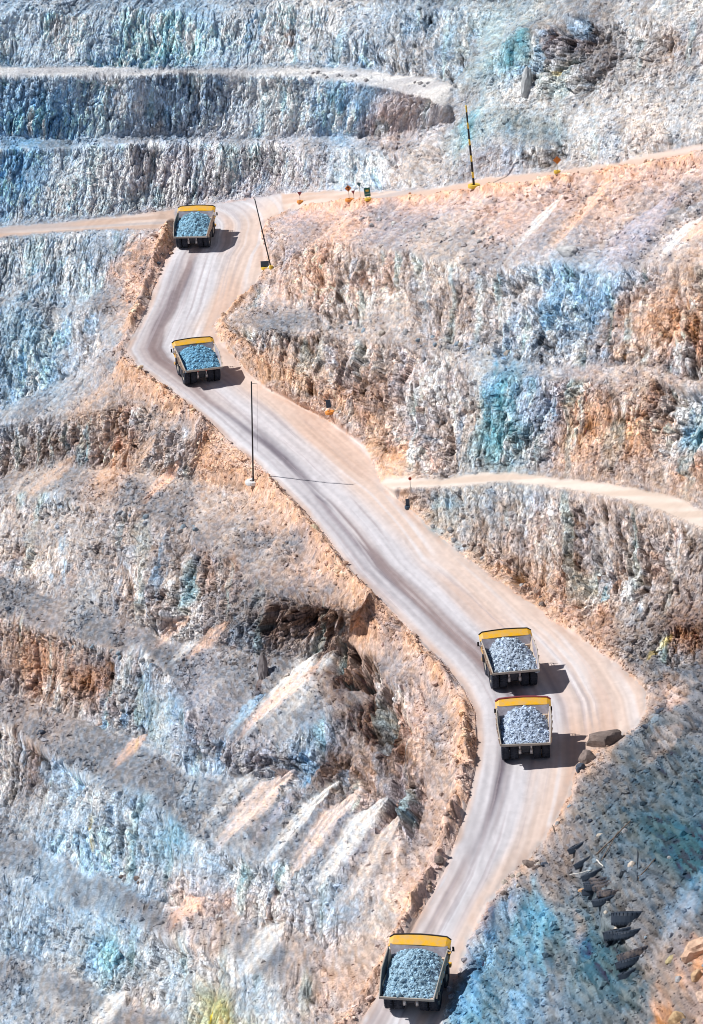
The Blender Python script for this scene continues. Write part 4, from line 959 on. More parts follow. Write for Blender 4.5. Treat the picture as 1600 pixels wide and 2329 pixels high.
def make_truck(label, loc, heading, pitch, fill, tint, seed, canopy_cap=False, s=1.0):
    """dump truck seen from behind; y forward, ground at z = 0"""
    t = empty('haul_truck', loc, (pitch, 0, -heading)); t.rotation_mode = 'XYZ'; t.scale = (s, s, s)
    tag(t, label, 'dump truck', 'loaded haul trucks climbing the pit road')
    R_ = 1.86
    for x in (-3.30, -1.86, 1.86, 3.30): ring_tyre('tyre', 1.28, R_, t, (x, -2.6, R_))
    for x in (-3.35, 3.35): ring_tyre('tyre', 1.20, R_, t, (x, 3.1, R_))
    ax = MB().tube((-3.9, -2.6, R_), (3.9, -2.6, R_), .42, 14).lathe([(-.75, .3), (-.75, .95), (.75, .95), (.75, .3)], 'x', 18, (0, -2.6, R_))
    ax.box(-.55, .55, -3.75, -2.6, 1.5, 2.35); ax.build('rear_axle', M_dark, t)
    fr = MB()
    for x in (-.95, .95): fr.box(x-.22, x+.22, -3.9, 5.7, 2.35, 3.05)
    fr.box(-.75, .75, -4.1, -3.85, 2.2, 3.1); fr.box(-.75, .75, -1.2, -.8, 2.3, 2.9); fr.box(-.75, .75, 1.6, 2.0, 2.3, 2.9); fr.tube((-3.2, 3.1, R_), (3.2, 3.1, R_), .3)
    fr.build('frame', M_dark, t)
    for x in (-.95, .95):
        st = MB().tube((x, -3.95, 3.05), (x, -4.05, 2.15), .17, 12).tube((x, -4.05, 2.2), (x, -4.1, 1.45), .27, 12); st.build('suspension_strut', M_chrome, t, True)
    MB().box(-.38, .38, -4.55, -4.12, 3.2, 3.62).build('rear_light_box', M_yellow, t)
    for x in (-.9, .9): MB().box(x-.16, x+.16, -4.28, -4.12, 2.9, 3.1).build('tail_light', M_lamp, t)
    for x in (-2.58, 2.58):
        MB().tube((x*.55, -.6, 2.5), (x*.62, 1.6, 4.1), .20, 10, .16).build('hoist_cylinder', M_chrome, t)
        MB().box(x*1.32-.5 if x > 0 else x*1.32-.5, x*1.32+.5, -.9, .5, 1.2, 2.6).build('fuel_tank' if x < 0 else 'hydraulic_tank', M_dark, t)
    for x in (-2.6, 2.6): MB().hexa([(x-1.3, -.62, 3.0), (x+1.3, -.62, 3.0), (x+1.3, -.56, 3.0), (x-1.3, -.56, 3.0)], [(x-1.3, -.56, 4.1), (x+1.3, -.56, 4.1), (x+1.3, -.50, 4.1), (x-1.3, -.50, 4.1)]).build('mud_flap', M_black, t)
    # deck, cab and front
    dk = MB().box(-4.15, 4.15, 2.1, 5.9, 3.75, 3.95)
    for x in (-3.4, 3.4): dk.box(x-.75, x+.75, 1.9, 4.9, 3.55, 3.76)
    d = dk.build('deck', M_yellow, t)
    rl = MB()
    for x in (-4.1, 4.1):
        for y in (2.15, 3.4, 4.65, 5.85): rl.tube((x, y, 3.9), (x, y, 5.0), .045, 6)
        rl.tube((x, 2.15, 5.0), (x, 5.85, 5.0), .045, 6).tube((x, 2.15, 4.5), (x, 5.85, 4.5), .035, 6)
    for x in (-2.0, 0, 2.0): rl.tube((x, 5.85, 3.9), (x, 5.85, 5.0), .045, 6)
    rl.tube((-4.1, 5.85, 5.0), (4.1, 5.85, 5.0), .045, 6); rl.build('handrail', M_dark, t)
    cb = MB().hexa([(-3.9, 3.3, 3.96), (-1.5, 3.3, 3.96), (-1.5, 5.3, 3.96), (-3.9, 5.3, 3.96)], [(-3.85, 3.45, 5.75), (-1.55, 3.45, 5.75), (-1.55, 4.95, 5.75), (-3.85, 4.95, 5.75)]).build('cab', M_white, t)
    MB().box(-3.93, -3.88, 3.65, 4.75, 4.8, 5.5).build('window', M_glass, cb); MB().box(-3.6, -1.8, 5.11, 5.16, 4.8, 5.5).build('windscreen', M_glass, cb); MB().box(-3.4, -2.0, 3.37, 3.42, 4.85, 5.45).build('rear_window', M_glass, cb)
    MB().tube((1.7, 4.4, 3.96), (1.7, 4.4, 5.3), .42, 14).build('air_cleaner', M_dark, t, True); MB().tube((3.0, 4.4, 3.96), (3.0, 4.4, 5.3), .42, 14).build('air_cleaner', M_dark, t, True)
    MB().box(.9, 3.9, 2.4, 3.4, 3.96, 5.1).build('control_cabinet', M_cream, t)
    gr = MB().box(-1.9, 1.9, 5.4, 6.0, 1.9, 3.75).build('radiator', M_dark, t); g_ = MB()
    for i in range(9): g_.box(-1.8, 1.8, 6.01, 6.06, 2.05+i*.18, 2.13+i*.18)
    g_.build('grille', M_black, gr)
    MB().box(-4.0, 4.0, 5.5, 6.15, 1.35, 1.85).build('bumper', M_yellow, t)
    for x in (-2.7, -2.2, 2.2, 2.7): MB().tube((x, 6.0, 2.2), (x, 6.12, 2.2), .18, 12).build('headlight', M_white, t)
    ld = MB()
    for i in range(7): ld.box(-3.3, -2.5, 6.05-.03*i, 6.25-.03*i, 1.0+i*.42, 1.06+i*.42)
    for x in (-3.32, -2.48): ld.tube((x, 6.15, .95), (x, 5.95, 3.8), .04, 6)
    ld.build('ladder', M_yellow, t)
    for sx in (-1, 1):
        mr = MB().tube((sx*4.15, 5.3, 3.9), (sx*4.55, 5.45, 4.7), .05, 6).build('mirror_arm', M_dark, t)
        MB().box(sx*4.6-.16, sx*4.6+.16, 5.42, 5.5, 4.3, 5.1).build('mirror', M_black, mr)
        MB().box(sx*4.3-.22, sx*4.3+.22, 1.55, 2.05, 3.0, 4.3).build('service_box', M_dark, t)
    # dump body: floor, side plates with the break in their top edge, sloped front plate, canopy
    xr_, xm, xf = 4.02, 4.30, 4.42
    body = MB()
    fl = [(-6.15, 4.05), (-3.6, 3.55), (1.6, 2.95), (2.6, 4.2)]
    th = .16
    pr_ = [(y, z) for y, z in fl]+[(y+.05, z-th) for y, z in fl[::-1]]
    body.prism_x(pr_, -3.9, 3.9)
    top = [(-6.15, 4.28), (-3.3, 5.55), (-1.9, 6.05), (2.9, 6.35)]
    for sx in (-1, 1):
        o_ = [(sx*xr_, *top[0]), (sx*xm, *top[1]), (sx*xf, *top[2]), (sx*xf, *top[3]), (sx*3.9, 2.6, 4.1), (sx*3.9, 1.6, 2.8), (sx*3.9, -3.6, 3.42), (sx*3.9, -6.15, 3.9)]
        i_ = [(p[0]-sx*.14, p[1], p[2]) for p in o_]
        n_ = len(o_); body.poly(o_+i_, [tuple(range(n_)), tuple(range(n_, 2*n_))[::-1]]+[(i, i+n_, (i+1) % n_+n_, (i+1) % n_) for i in range(n_)])
    bd_ = body.build('dump_body', M_cream, t)
    ins = MB()       # worn inner lining, seen above the load
    ins.poly([(-xf+.16, 3.6, 6.42), (xf-.16, 3.6, 6.42), (3.74, 1.75, 3.6), (-3.74, 1.75, 3.6)], [(0, 1, 2, 3)]).poly([(-xf+.16, 3.68, 6.42), (xf-.16, 3.68, 6.42), (3.74, 1.83, 3.6), (-3.74, 1.83, 3.6)], [(3, 2, 1, 0)])
    ins.build('front_plate', M_worn, t)
    for sx in (-1, 1):
        a = [(sx*(xr_-.145), -6.1, 4.2), (sx*(xm-.145), -3.3, 5.47), (sx*(xf-.145), -1.9, 5.97), (sx*(xf-.145), 2.9, 6.27), (sx*3.74, 1.7, 3.3), (sx*3.74, -3.6, 3.62), (sx*3.74, -6.1, 4.1)]
        b_ = [(p[0]-sx*.02, p[1], p[2]) for p in a]; MB().poly(a+b_, [tuple(range(7)), tuple(range(7, 14))[::-1]]).build('lining_plate', M_dark if sx < 0 else M_worn, t)  # left lining takes the dark steel: its shade is put into the colour
    rb = MB()
    for y in (-4.7, -3.0, -1.3, .4, 2.0):
        for sx in (-1, 1):
            z1 = float(np.interp(y, [p[0] for p in top], [p[1] for p in top])); x1 = float(np.interp(y, [-6.15, -3.3, -1.9], [xr_, xm, xf]))
            rb.hexa([(sx*3.9, y-.12, 3.3), (sx*4.12, y-.12, 3.3), (sx*4.12, y+.12, 3.3), (sx*3.9, y+.12, 3.3)], [(sx*x1, y-.12, z1-.35), (sx*(x1+.22), y-.12, z1-.35), (sx*(x1+.22), y+.12, z1-.35), (sx*x1, y+.12, z1-.35)])
        rb.box(-3.7, 3.7, y-.13, y+.13, float(np.interp(y, [-6.15, -3.6, 1.6], [4.05, 3.55, 2.95]))-.5, float(np.interp(y, [-6.15, -3.6, 1.6], [4.05, 3.55, 2.95]))-.17)
    rb.build('body_rib', M_cream, t)
    for sx in (-1, 1):       # bright worn top edges and rear lip
        rlm = MB()
        xs_ = [xr_, xm, xf, xf]
        for i in range(3): rlm.tube((sx*(xs_[i]-.06), top[i][0], top[i][1]), (sx*(xs_[i+1]-.06), top[i+1][0], top[i+1][1]), .085, 6)
        rlm.build('side_rail', M_rim, t)
    MB().box(-4.02, 4.02, -6.3, -6.12, 3.86, 4.22).build('rear_lip', M_rim, t)
    # canopy: a shallow arch in three planes, sides folded down, dark front edge
    cn = MB(); xs_ = [-4.55, -3.9, -2.0, 0, 2.0, 3.9, 4.55]; zo = [-.42, -.05, .04, .09, .04, -.05, -.42]
    yf = [4.95, 5.15, 5.25, 5.3, 5.25, 5.15, 4.95]
    y0 = 3.55
    A = [(x, y0, 6.42+z) for x, z in zip(xs_, zo)]; B_ = [(x, y, 7.0+z) for x, z, y in zip(xs_, zo, yf)]
    pts = A+B_+[(x, y, z-.14) for x, y, z in A]+[(x, y, z-.14) for x, y, z in B_]; fs = []
    for i in range(6): fs += [(i, i+1, 8+i, 7+i), (14+i, 21+i, 22+i, 15+i), (i, 14+i, 15+i, i+1), (7+i, 8+i, 22+i, 21+i)]
    fs += [(0, 7, 21, 14), (6, 20, 27, 13)]
    cn.poly(pts, fs); cano = cn.build('canopy', M_yellow, t)
    ed = MB()
    for i in range(6): ed.tube(Vector(B_[i])+Vector((0, .03, .07)), Vector(B_[i+1])+Vector((0, .03, .07)), .10 if not canopy_cap else .16, 6)
    ed.build('front_edge', M_black if not canopy_cap else M_maroon, cano)
    # the ore in the body: its own thing, resting in the truck
    hx, hy = 44, 48; r2 = np.random.default_rng(seed)
    gx = np.linspace(-1, 1, hx); gy = np.linspace(0, 1, hy); GX, GY = np.meshgrid(gx, gy)
    yy = -5.95+GY*(8.9); half = np.interp(yy, [-6.1, -3.3, -1.9, 3], [3.86, 3.95, 4.02, 4.02]); xx = GX*half*np.interp(GY, [0, .5, 1], [fill[2], 1, 1])
    zb_ = np.interp(yy, [-6.15, -3.6, 1.6, 2.9], [4.25, 5.0, 5.5, 5.6])
    cone = np.clip(1-np.sqrt((xx/4.2)**2+((yy-fill[1])/4.6)**2), 0, 1)
    zz = zb_-.15+fill[0]*cone**.85-.55*(np.abs(GX)**5)-fill[3]*np.clip((np.abs(GX)-.45)/.55, 0, 1)*np.clip(GY-.35, 0, 1)*2
    zz = zz+.10*n2(xx*2.2+seed, yy*2.2, 95)+.10*n2(xx*4.7, yy*4.7+seed, 96)
    zz[0] = 4.0
    hv = np.stack([xx, yy, zz], -1).reshape(-1, 3); ii = np.arange(hx*hy).reshape(hy, hx); q = np.stack([ii[:-1, :-1], ii[:-1, 1:], ii[1:, 1:], ii[1:, :-1]], -1).reshape(-1, 4)
    # stones of the heap, with a closed underside
    kk = 900; px_ = r2.integers(0, hx*(hy-2), kk)+hx; sp = hv[px_]; sz_ = .06+.11*r2.random(kk)+.42*r2.random(kk)**14
    sh = ico_v[None]*(1+.3*(r2.random((kk, 12, 1))*2-1))*sz_[:, None, None]*np.array([1, 1, .8]); sv = (sh+sp[:, None]).reshape(-1, 3); sf = (ico_f[None]+12*np.arange(kk)[:, None, None]).reshape(-1, 3)
    V_ = np.concatenate([hv, sv]); F_ = [tuple(a) for a in q]+[tuple(int(b) for b in a) for a in (sf+len(hv))]
    cc = np.array(tint)*(.82+.3*(r2.random((len(hv), 1))*2-1)); cs = np.repeat(np.array(tint)*(.45+.85*r2.random((kk, 1))), 12, 0)
    me = bpy.data.meshes.new('ore_load'); me.from_pydata([tuple(a) for a in V_], [], F_); me.update(); me.materials.append(M_ore)
    at = me.color_attributes.new('Col', 'FLOAT_COLOR', 'POINT'); c4 = np.ones((len(V_), 4), np.float32); c4[:, :3] = np.clip(np.concatenate([cc, cs]), 0, .85); at.data.foreach_set('color', c4.ravel())
    o = bpy.data.objects.new('ore_load', me); C.objects.link(o); o.matrix_world = Matrix.LocRotScale(Vector(loc), t.rotation_euler, Vector((s, s, s)))
    return t, o

M_ore = mat('crushed_ore', attr='Col', rough=.8, spec=.3, bump=(3.5, .25, 3.2, .25))
trucks = [
 # place, heading, size, fill (height, peak, rear width, empty corners), tint, label, ore label
 ((-33.2,793.6,28.9), 9, 1.0, (1.7, .2, .97, .3), (.28, .50, .64), 'farthest of the five haul trucks, just below the cross road', 'blue-grey ore in the farthest truck at the top bend'),
 ((-31,706.8,20.8), -13, 1.0, (1.4, .2, .98, .2), (.20, .44, .62), 'haul truck rounding the bend above the tall dark pole with the white base', 'deep blue broken ore in the truck rounding the bend'),
 ((25.5,546.2,8.8), -6, 1.0, (1.7, .6, .95, 1.1), (.46, .55, .66), 'haul truck with a cone of ore, just ahead of another truck', 'steep grey cone of ore with empty corners, in the front truck of the close pair'),
 ((26.1,518.9,7), 2, 1.0, (1.7, .5, .95, .9), (.46, .55, .68), 'rear truck of the close pair, its yellow canopy edged in dark red', 'smooth pale grey ore in the truck with the red canopy edge'),
 ((5.6,448.3,-0.8), 14, 1.0, (1.9, .1, .92, .35), (.33, .50, .62), 'nearest haul truck at the foot of the road beside the blue-green spoil bank', 'coarse blue-grey ore with pale lumps in the nearest truck'),
]
for i, (p, hd, s_, fill, tint, lab, olab) in enumerate(trucks):
    h = math.radians(hd); f_ = Vector((math.sin(h), math.cos(h), 0)); c0 = Vector(p)
    def road_z(v):
        g_ = ground((v.x, v.y, c0.z)); g2 = ground((v.x, v.y, g_.z)); return g2.z
    za, zb2 = road_z(c0+f_*3.1), road_z(c0-f_*2.6); pit = math.atan2(za-zb2, 5.7); c0.z = (za+zb2)/2+.06
    t, o = make_truck(lab, c0, h, pit, fill, tint, 20+i, canopy_cap=(i == 3), s=s_)
    tag(o, olab, 'ore', 'ore loads in the trucks')

# ------------------------------------------------------------------ tall marker poles
def base_tyre(name, r, w_, m, parent, tilt=(0, 0, 0)):
    o = MB().lathe([(0, r*.45), (0, r), (w_*.3, r*1.03), (w_*.7, r*1.03), (w_, r), (w_, r*.45)], 'z', 22).lathe([(w_*.2, .02), (w_*.2, r*.5), (w_*.4, r*.5), (w_*.4, .02)], 'z', 22).build(name, m, parent, False)
    o.rotation_euler = tilt; return o
def pole(label, foot, top, r, banded, basem, r_base):
    g_ = ground(foot); tp = Vector(top); o = tag(empty('marker_pole', g_), label, 'pole', 'tall marker poles beside the road')
    d = tp-g_; n_ = 10
    if banded:
        for k in range(n_): MB().tube(d*((k+(.25 if k % 2 else 0))/n_), d*((k+(1.25 if k % 2 == 0 else 1))/n_), r*(1-.03*k), 10, r*(1-.03*(k+1))).build('band', M_black if k % 2 == 0 else M_ybase, o, True)
    else:
        MB().tube(Vector((0, 0, .0)), d, r, 10, r*.75).build('shaft', M_black, o, True)
        MB().tube(Vector((0, 0, .1)), d*.06, r*1.25, 10).build('foot_sleeve', M_ybase if basem is not M_white else M_dark, o, True)
    base_tyre('base', r_base, .7, basem, o)
    return o, g_, d
pole('tall black and yellow banded pole standing on the upper cross road', (30.1,721.7,55), (28.9,714.5,74.5), .26, True, M_ybase, 1.3)
pole('tall dark leaning pole beside the upper end of the haul road', (-15.4,768.1,28.2), (-18,763.3,46), .16, False, M_ybase, .5)
p3, g3, d3 = pole('tall dark pole in a white disc base at the outer road edge', (-18.9,641.8,16.6), (-18,641.4,37.3), .17, False, M_white, 1.55)
MB().tube(d3*.985, d3*.985+Vector((1.15, 0, -.2)), .05, 6).tube(d3*.985+Vector((1.1, 0, -.2)), d3*.32+Vector((.9, 0, 0)), .022, 5).build('pulley_line', M_dark, p3)

# ------------------------------------------------------------------ road signs on painted tyre bases
def sign(label, foot, h, shape, size, m, basem, postm=None, base_r=.75, tilt=0.0, mark=None, legs=1):
    g_ = ground(foot); o = tag(empty('road_sign', g_, (0, tilt, 0)), label, 'road sign', 'road signs along the pit roads')
    for k in range(legs):
        x = 0 if legs == 1 else (-.5+k)*size[0]*.5
        MB().tube((x, 0, .1), (x, 0, h+size[1]*.3), .055, 8).build('post', postm or M_rim, o)
    w_, hh = size
    if shape == 'diamond': P_ = [(0, -hh/2), (w_/2, 0), (0, hh/2), (-w_/2, 0)]
    elif shape == 'triangle': P_ = [(0, -hh/2), (w_/2, hh/2), (-w_/2, hh/2)]
    elif shape == 'disc': P_ = [(w_/2*math.cos(a*math.pi/10), hh/2*math.sin(a*math.pi/10)) for a in range(20)]
    else: P_ = [(-w_/2, -hh/2), (w_/2, -hh/2), (w_/2, hh/2), (-w_/2, hh/2)]
    zc = h+hh/2; n_ = len(P_)
    pl = MB().poly([(x, -.08, zc+z) for x, z in P_]+[(x, -.13, zc+z) for x, z in P_], [tuple(range(n_))[::-1], tuple(range(n_, 2*n_))]+[(i, (i+1) % n_, n_+(i+1) % n_, n_+i) for i in range(n_)])
    b = pl.build('panel', m, o)
    if mark: mark(b, zc)
    if basem: base_tyre('base', base_r, .55, basem, o)
    return o
def arrow_mark(b, z):
    MB().box(-.07, .07, -.17, -.14, z-.5, z+.15).poly([(-.28, -.17, z+.12), (.28, -.17, z+.12), (0, -.17, z+.5)], [(0, 1, 2)]).build('symbol', M_black, b)
def panel_mark(b, z): MB().box(-.35, .35, -.17, -.14, z+.1, z+.55).build('symbol', M_ybase, b); MB().box(-.5, .5, -.17, -.14, z-.5, z-.4).build('symbol', M_white, b)
sign('dark red inverted triangle sign on the cross road, nearest the top truck', (-8.2,798.9,36.5), 1.7, 'triangle', (1.15, 1.0), M_maroon, M_obase)
sign('orange-brown diamond sign beside the cross road, standing left of the green panel', (3.6,778,41), 2.2, 'diamond', (1.6, 1.6), M_orange, M_obase, base_r=1.0, tilt=-.06, mark=arrow_mark)
sign('small dark triangle sign close behind the diamond sign', (4.8,775.1,41.6), 1.9, 'triangle', (.9, .9), M_maroon, M_obase, base_r=.8, tilt=-.08)
sign('dark teal inverted triangle sign standing behind the green panel', (6.1,771.9,43.5), 2.6, 'triangle', (1.1, 1.1), M_teal, None, tilt=-.05)
sign('dark green rectangular panel sign with a yellow mark on a yellow base', (7.8,768.2,43), 1.0, 'rect', (1.4, 2.0), M_green, M_ybase, base_r=.8, tilt=-.07, mark=panel_mark, legs=2)
sign('orange-red diamond sign standing alone on the right part of the cross road', (46.3,697.3,62.5), 1.9, 'diamond', (1.7, 1.7), M_orange, M_ybase, base_r=.75)
sign('black rectangular sign on an orange base at the right edge of the haul road', (-3.1,676.7,19.5), 1.3, 'rect', (1.0, 1.7), M_slate, M_obase, base_r=.95, tilt=-.10)
sign('small round red sign on a thin post at the side road mouth', (11.4,627.6,18), 1.8, 'disc', (.62, .62), M_red, None)
sign('low black marker board just below the round red sign', (10.9,623.3,15.6), .5, 'rect', (.8, 1.5), M_slate, M_slate, base_r=.6)
bb_ = sign('blue-grey square board propped beside the leaning upper pole', (-16.8,769.2,28), .35, 'rect', (1.9, 1.6), M_slate, M_ybase, base_r=.9)

# ------------------------------------------------------------------ buried tyre wall on the spoil slope
def old_tyre(p, r, w_, rot, m, label):
    g_ = ground(p); h = w_/2
    b = MB().lathe([(-h, r*.52), (-h*1.02, r*.86), (-h*.8, r*.97), (-h*.45, r), (h*.45, r), (h*.8, r*.97), (h*1.02, r*.86), (h, r*.52)], 'x', 30)
    for i in range(30):
        a = 2*math.pi*(i+.5)/30; ca_, sa_ = math.cos(a), math.sin(a)
        for s_ in (-1, 1):
            pts = [(s_*x_, r*dr*ca_-tt_*sa_, r*dr*sa_+tt_*ca_) for dr in (.93, 1.004) for x_, tt_ in ((h*.45, -.04), (h*.9, -.04), (h*.9, .04), (h*.45, .04))]; b.hexa(pts[:4], pts[4:])
    o = b.build('scrap_tyre', m); o.location = g_+Vector((.3, .2, -.1)); o.rotation_euler = (Matrix.Rotation(rot[0], 3, 'X') @ Matrix.Rotation(rot[2], 3, 'Y') @ Matrix.Rotation(rot[1], 3, 'Y')).to_euler(); return tag(o, label, 'tyre', 'scrap tyres buried as a retaining wall')
TY = [
 ((30.7,481.3,6.8), 1.5, .9, .25, M_oldtyre, 'half buried dark tyre at the top end of the tyre wall, against the road edge'),
 ((31,475.7,7.1), 1.6, .9, .25, M_oldtyre, 'second dark tyre down from the top end of the tyre wall'),
 ((31.6,469.4,8.2), 1.7, .9, .25, M_oldtyre, 'dark tyre standing at the bend of the wall under the thin stick'),
 ((32.7,459.3,11.3), 2.0, .8, .12, M_dusttyre, 'dusty tan tyre edge, uppermost of the tightly packed row'),
 ((32.9,453.2,13.1), 2.1, .8, .12, M_dusttyre, 'dusty tan tyre edge, second of the tightly packed row'),
 ((33.1,448,14.6), 2.2, .8, .1, M_dusttyre, 'dusty tan tyre edge, third of the tightly packed row'),
 ((33.3,444.2,15.3), 2.2, .9, .1, M_dusttyre, 'dusty tan tyre edge, lowest of the tightly packed row'),
 ((32.4,441.2,15.5), 2.1, 1.0, .12, M_oldtyre, 'dark tyre wedged directly above the big shiny tyre'),
 ((34.5,440.2,15.3), 2.9, 1.9, .06, M_oldtyre, 'largest blue-black tyre lying out of the middle of the wall'),
 ((32.5,435.9,15), 2.4, 1.3, .06, M_oldtyre, 'blue-black tyre lying just under the largest one'),
 ((33.6,433.9,14.3), 2.5, 1.2, .04, M_dusttyre, 'tyre with a dusty brown tread near the foot of the wall'),
 ((33,432,13.9), 2.2, 1.1, .08, M_oldtyre, 'dark tyre under the dusty brown tread'),
 ((31.6,460.7,10.3), 1.6, .9, .1, M_oldtyre, 'dark tyre in the low outer course, left of the tan tyre edges'),
 ((31.6,449.7,13.6), 1.7, .9, .1, M_oldtyre, 'dark tyre in the low outer course, below left of the tan tyre edges'),
 ((31.6,442,15.3), 1.8, .9, .1, M_oldtyre, 'dark tyre in the low outer course, touching the largest tyre from the left'),
 ((33.6,437,15.2), 2.4, 1.0, .05, M_oldtyre, 'dark tyre pinned between the largest tyre and the one below'),
 ((32.3,428.1,13.9), 1.5, 1.0, .15, M_oldtyre, 'small dark tyre at the very foot of the tyre wall'),
]
for (p, r, w_, tl, m, lab) in TY: old_tyre(p, r, w_, (-random.uniform(.28, .5), math.pi/2-tl-.1, random.uniform(-.12, .2)), m, lab)

def stick(a, b, r, m, name, label, cat):
    ga, gb = ground(a)+Vector((0, 0, r+.25)), ground(b)+Vector((0, 0, r+.25))
    mb = MB(); n_ = 5
    for k in range(n_):
        p0 = ga.lerp(gb, k/n_); p1 = ga.lerp(gb, (k+1)/n_); p0 = p0+Vector((0, 0, .06*math.sin(k*1.9))) if k else p0; p1 = p1+Vector((0, 0, .06*math.sin((k+1)*1.9))) if k < n_-1 else p1
        mb.tube(p0-ga, p1-ga, r*(1-.06*k), 8, r*(1-.06*(k+1)))
    o = mb.build(name, m); o.location = ga; return tag(o, label, cat)
stick((33.1,476.3,8.1), (38.5,466.8,15.7), .13, M_wood, 'timber_pole', 'long dark pole lying on the grey spoil above the tyre wall', 'pole')
stick((33.5,472.9,8.8), (36.6,467.3,14.1), .08, M_wood, 'timber_pole', 'thinner dark pole lying just below the long one on the spoil', 'pole')
stick((36.7,456.3,13.8), (39.6,456.5,16.2), .10, M_wood, 'timber_pole', 'bent dark branch on the spoil right of the tyre wall', 'pole')
stick((36.6,456.3,13.6), (38.1,456.5,16), .08, M_oldtyre, 'timber_pole', 'bluish branch crossing the bent dark one', 'pole')
stick((32.9,474.8,8.1), (33.5,468.3,9.6), .12, M_ply, 'plank', 'short white plank lying at the upper end of the packed tyres', 'plank')
stick((29.1,469.8,6.9), (31.8,471.9,7.8), .07, M_ply, 'plank', 'pale thin stick jutting left from the tyre wall', 'stick')
stick((28.8,491.6,4.9), (30,494.6,5.1), .07, M_wood, 'timber_pole', 'small dark stick at the road edge above the tyre wall', 'stick')
stick((28.5,491.2,5), (28.6,487.1,5.7), .07, M_wood, 'timber_pole', 'tiny dark stick lying beside the small road edge stick', 'stick')

# ------------------------------------------------------------------ boulders
def boulder_mesh(seed, cut=9):
    r2 = random.Random(seed); bm = ico_v.copy(); import bmesh
    b = bmesh.new(); bmesh.ops.create_icosphere(b, subdivisions=3, radius=1)
    for v_ in b.verts:
        c_ = v_.co.normalized(); v_.co = c_*(1+.30*noise.noise(c_*1.3+Vector((seed, 0, 0)))+.16*noise.noise(c_*3.5+Vector((0, seed, 0)))+.12*noise.noise(c_*8+Vector((0, seed, 5))))
    for k in range(cut):
        n_ = Vector((r2.uniform(-1, 1), r2.uniform(-1, 1), r2.uniform(-1, 1))).normalized(); d_ = r2.uniform(.62, .88)
        for v_ in b.verts:
            e = v_.co.dot(n_)-d_
            if e > 0: v_.co -= n_*e*.8
    me = bpy.data.meshes.new('boulder'); b.to_mesh(me); b.free(); return me
BM = [boulder_mesh(k) for k in range(7)]
_bm_cache = {}
def rock_mat(c): 
    k = tuple(round(x, 2) for x in c)
    if k not in _bm_cache: _bm_cache[k] = mat('boulder_stone', k, .9, vary=(1.8, .85, tuple(x*.4 for x in k)), bump=(2.5, .6), spec=.15)
    return _bm_cache[k]
_mesh_cache = {}
def boulder(p, size, c, label, group=None, sc=(1, .85, .75), sink=.25):
    i = random.randrange(7); k = (i, tuple(round(x, 2) for x in c))
    if k not in _mesh_cache:
        me = BM[i].copy(); me.materials.clear(); me.materials.append(rock_mat(c)); _mesh_cache[k] = me
    g_ = ground(p) if not isinstance(p, Vector) else p
    o = bpy.data.objects.new('boulder', _mesh_cache[k]); C.objects.link(o); o.location = g_+Vector((0, 0, size*sc[2]*(1-2*sink)*.5)); o.scale = tuple(size*x for x in sc); o.rotation_euler = (random.uniform(-.3, .3), random.uniform(-.3, .3), random.uniform(0, 6.28))
    return tag(o, label, 'boulder', group)
BR, GY_, OR, WH, BL, DK = (.24, .19, .17), (.42, .42, .43), (.56, .36, .22), (.74, .72, .70), (.30, .38, .45), (.10, .12, .16)
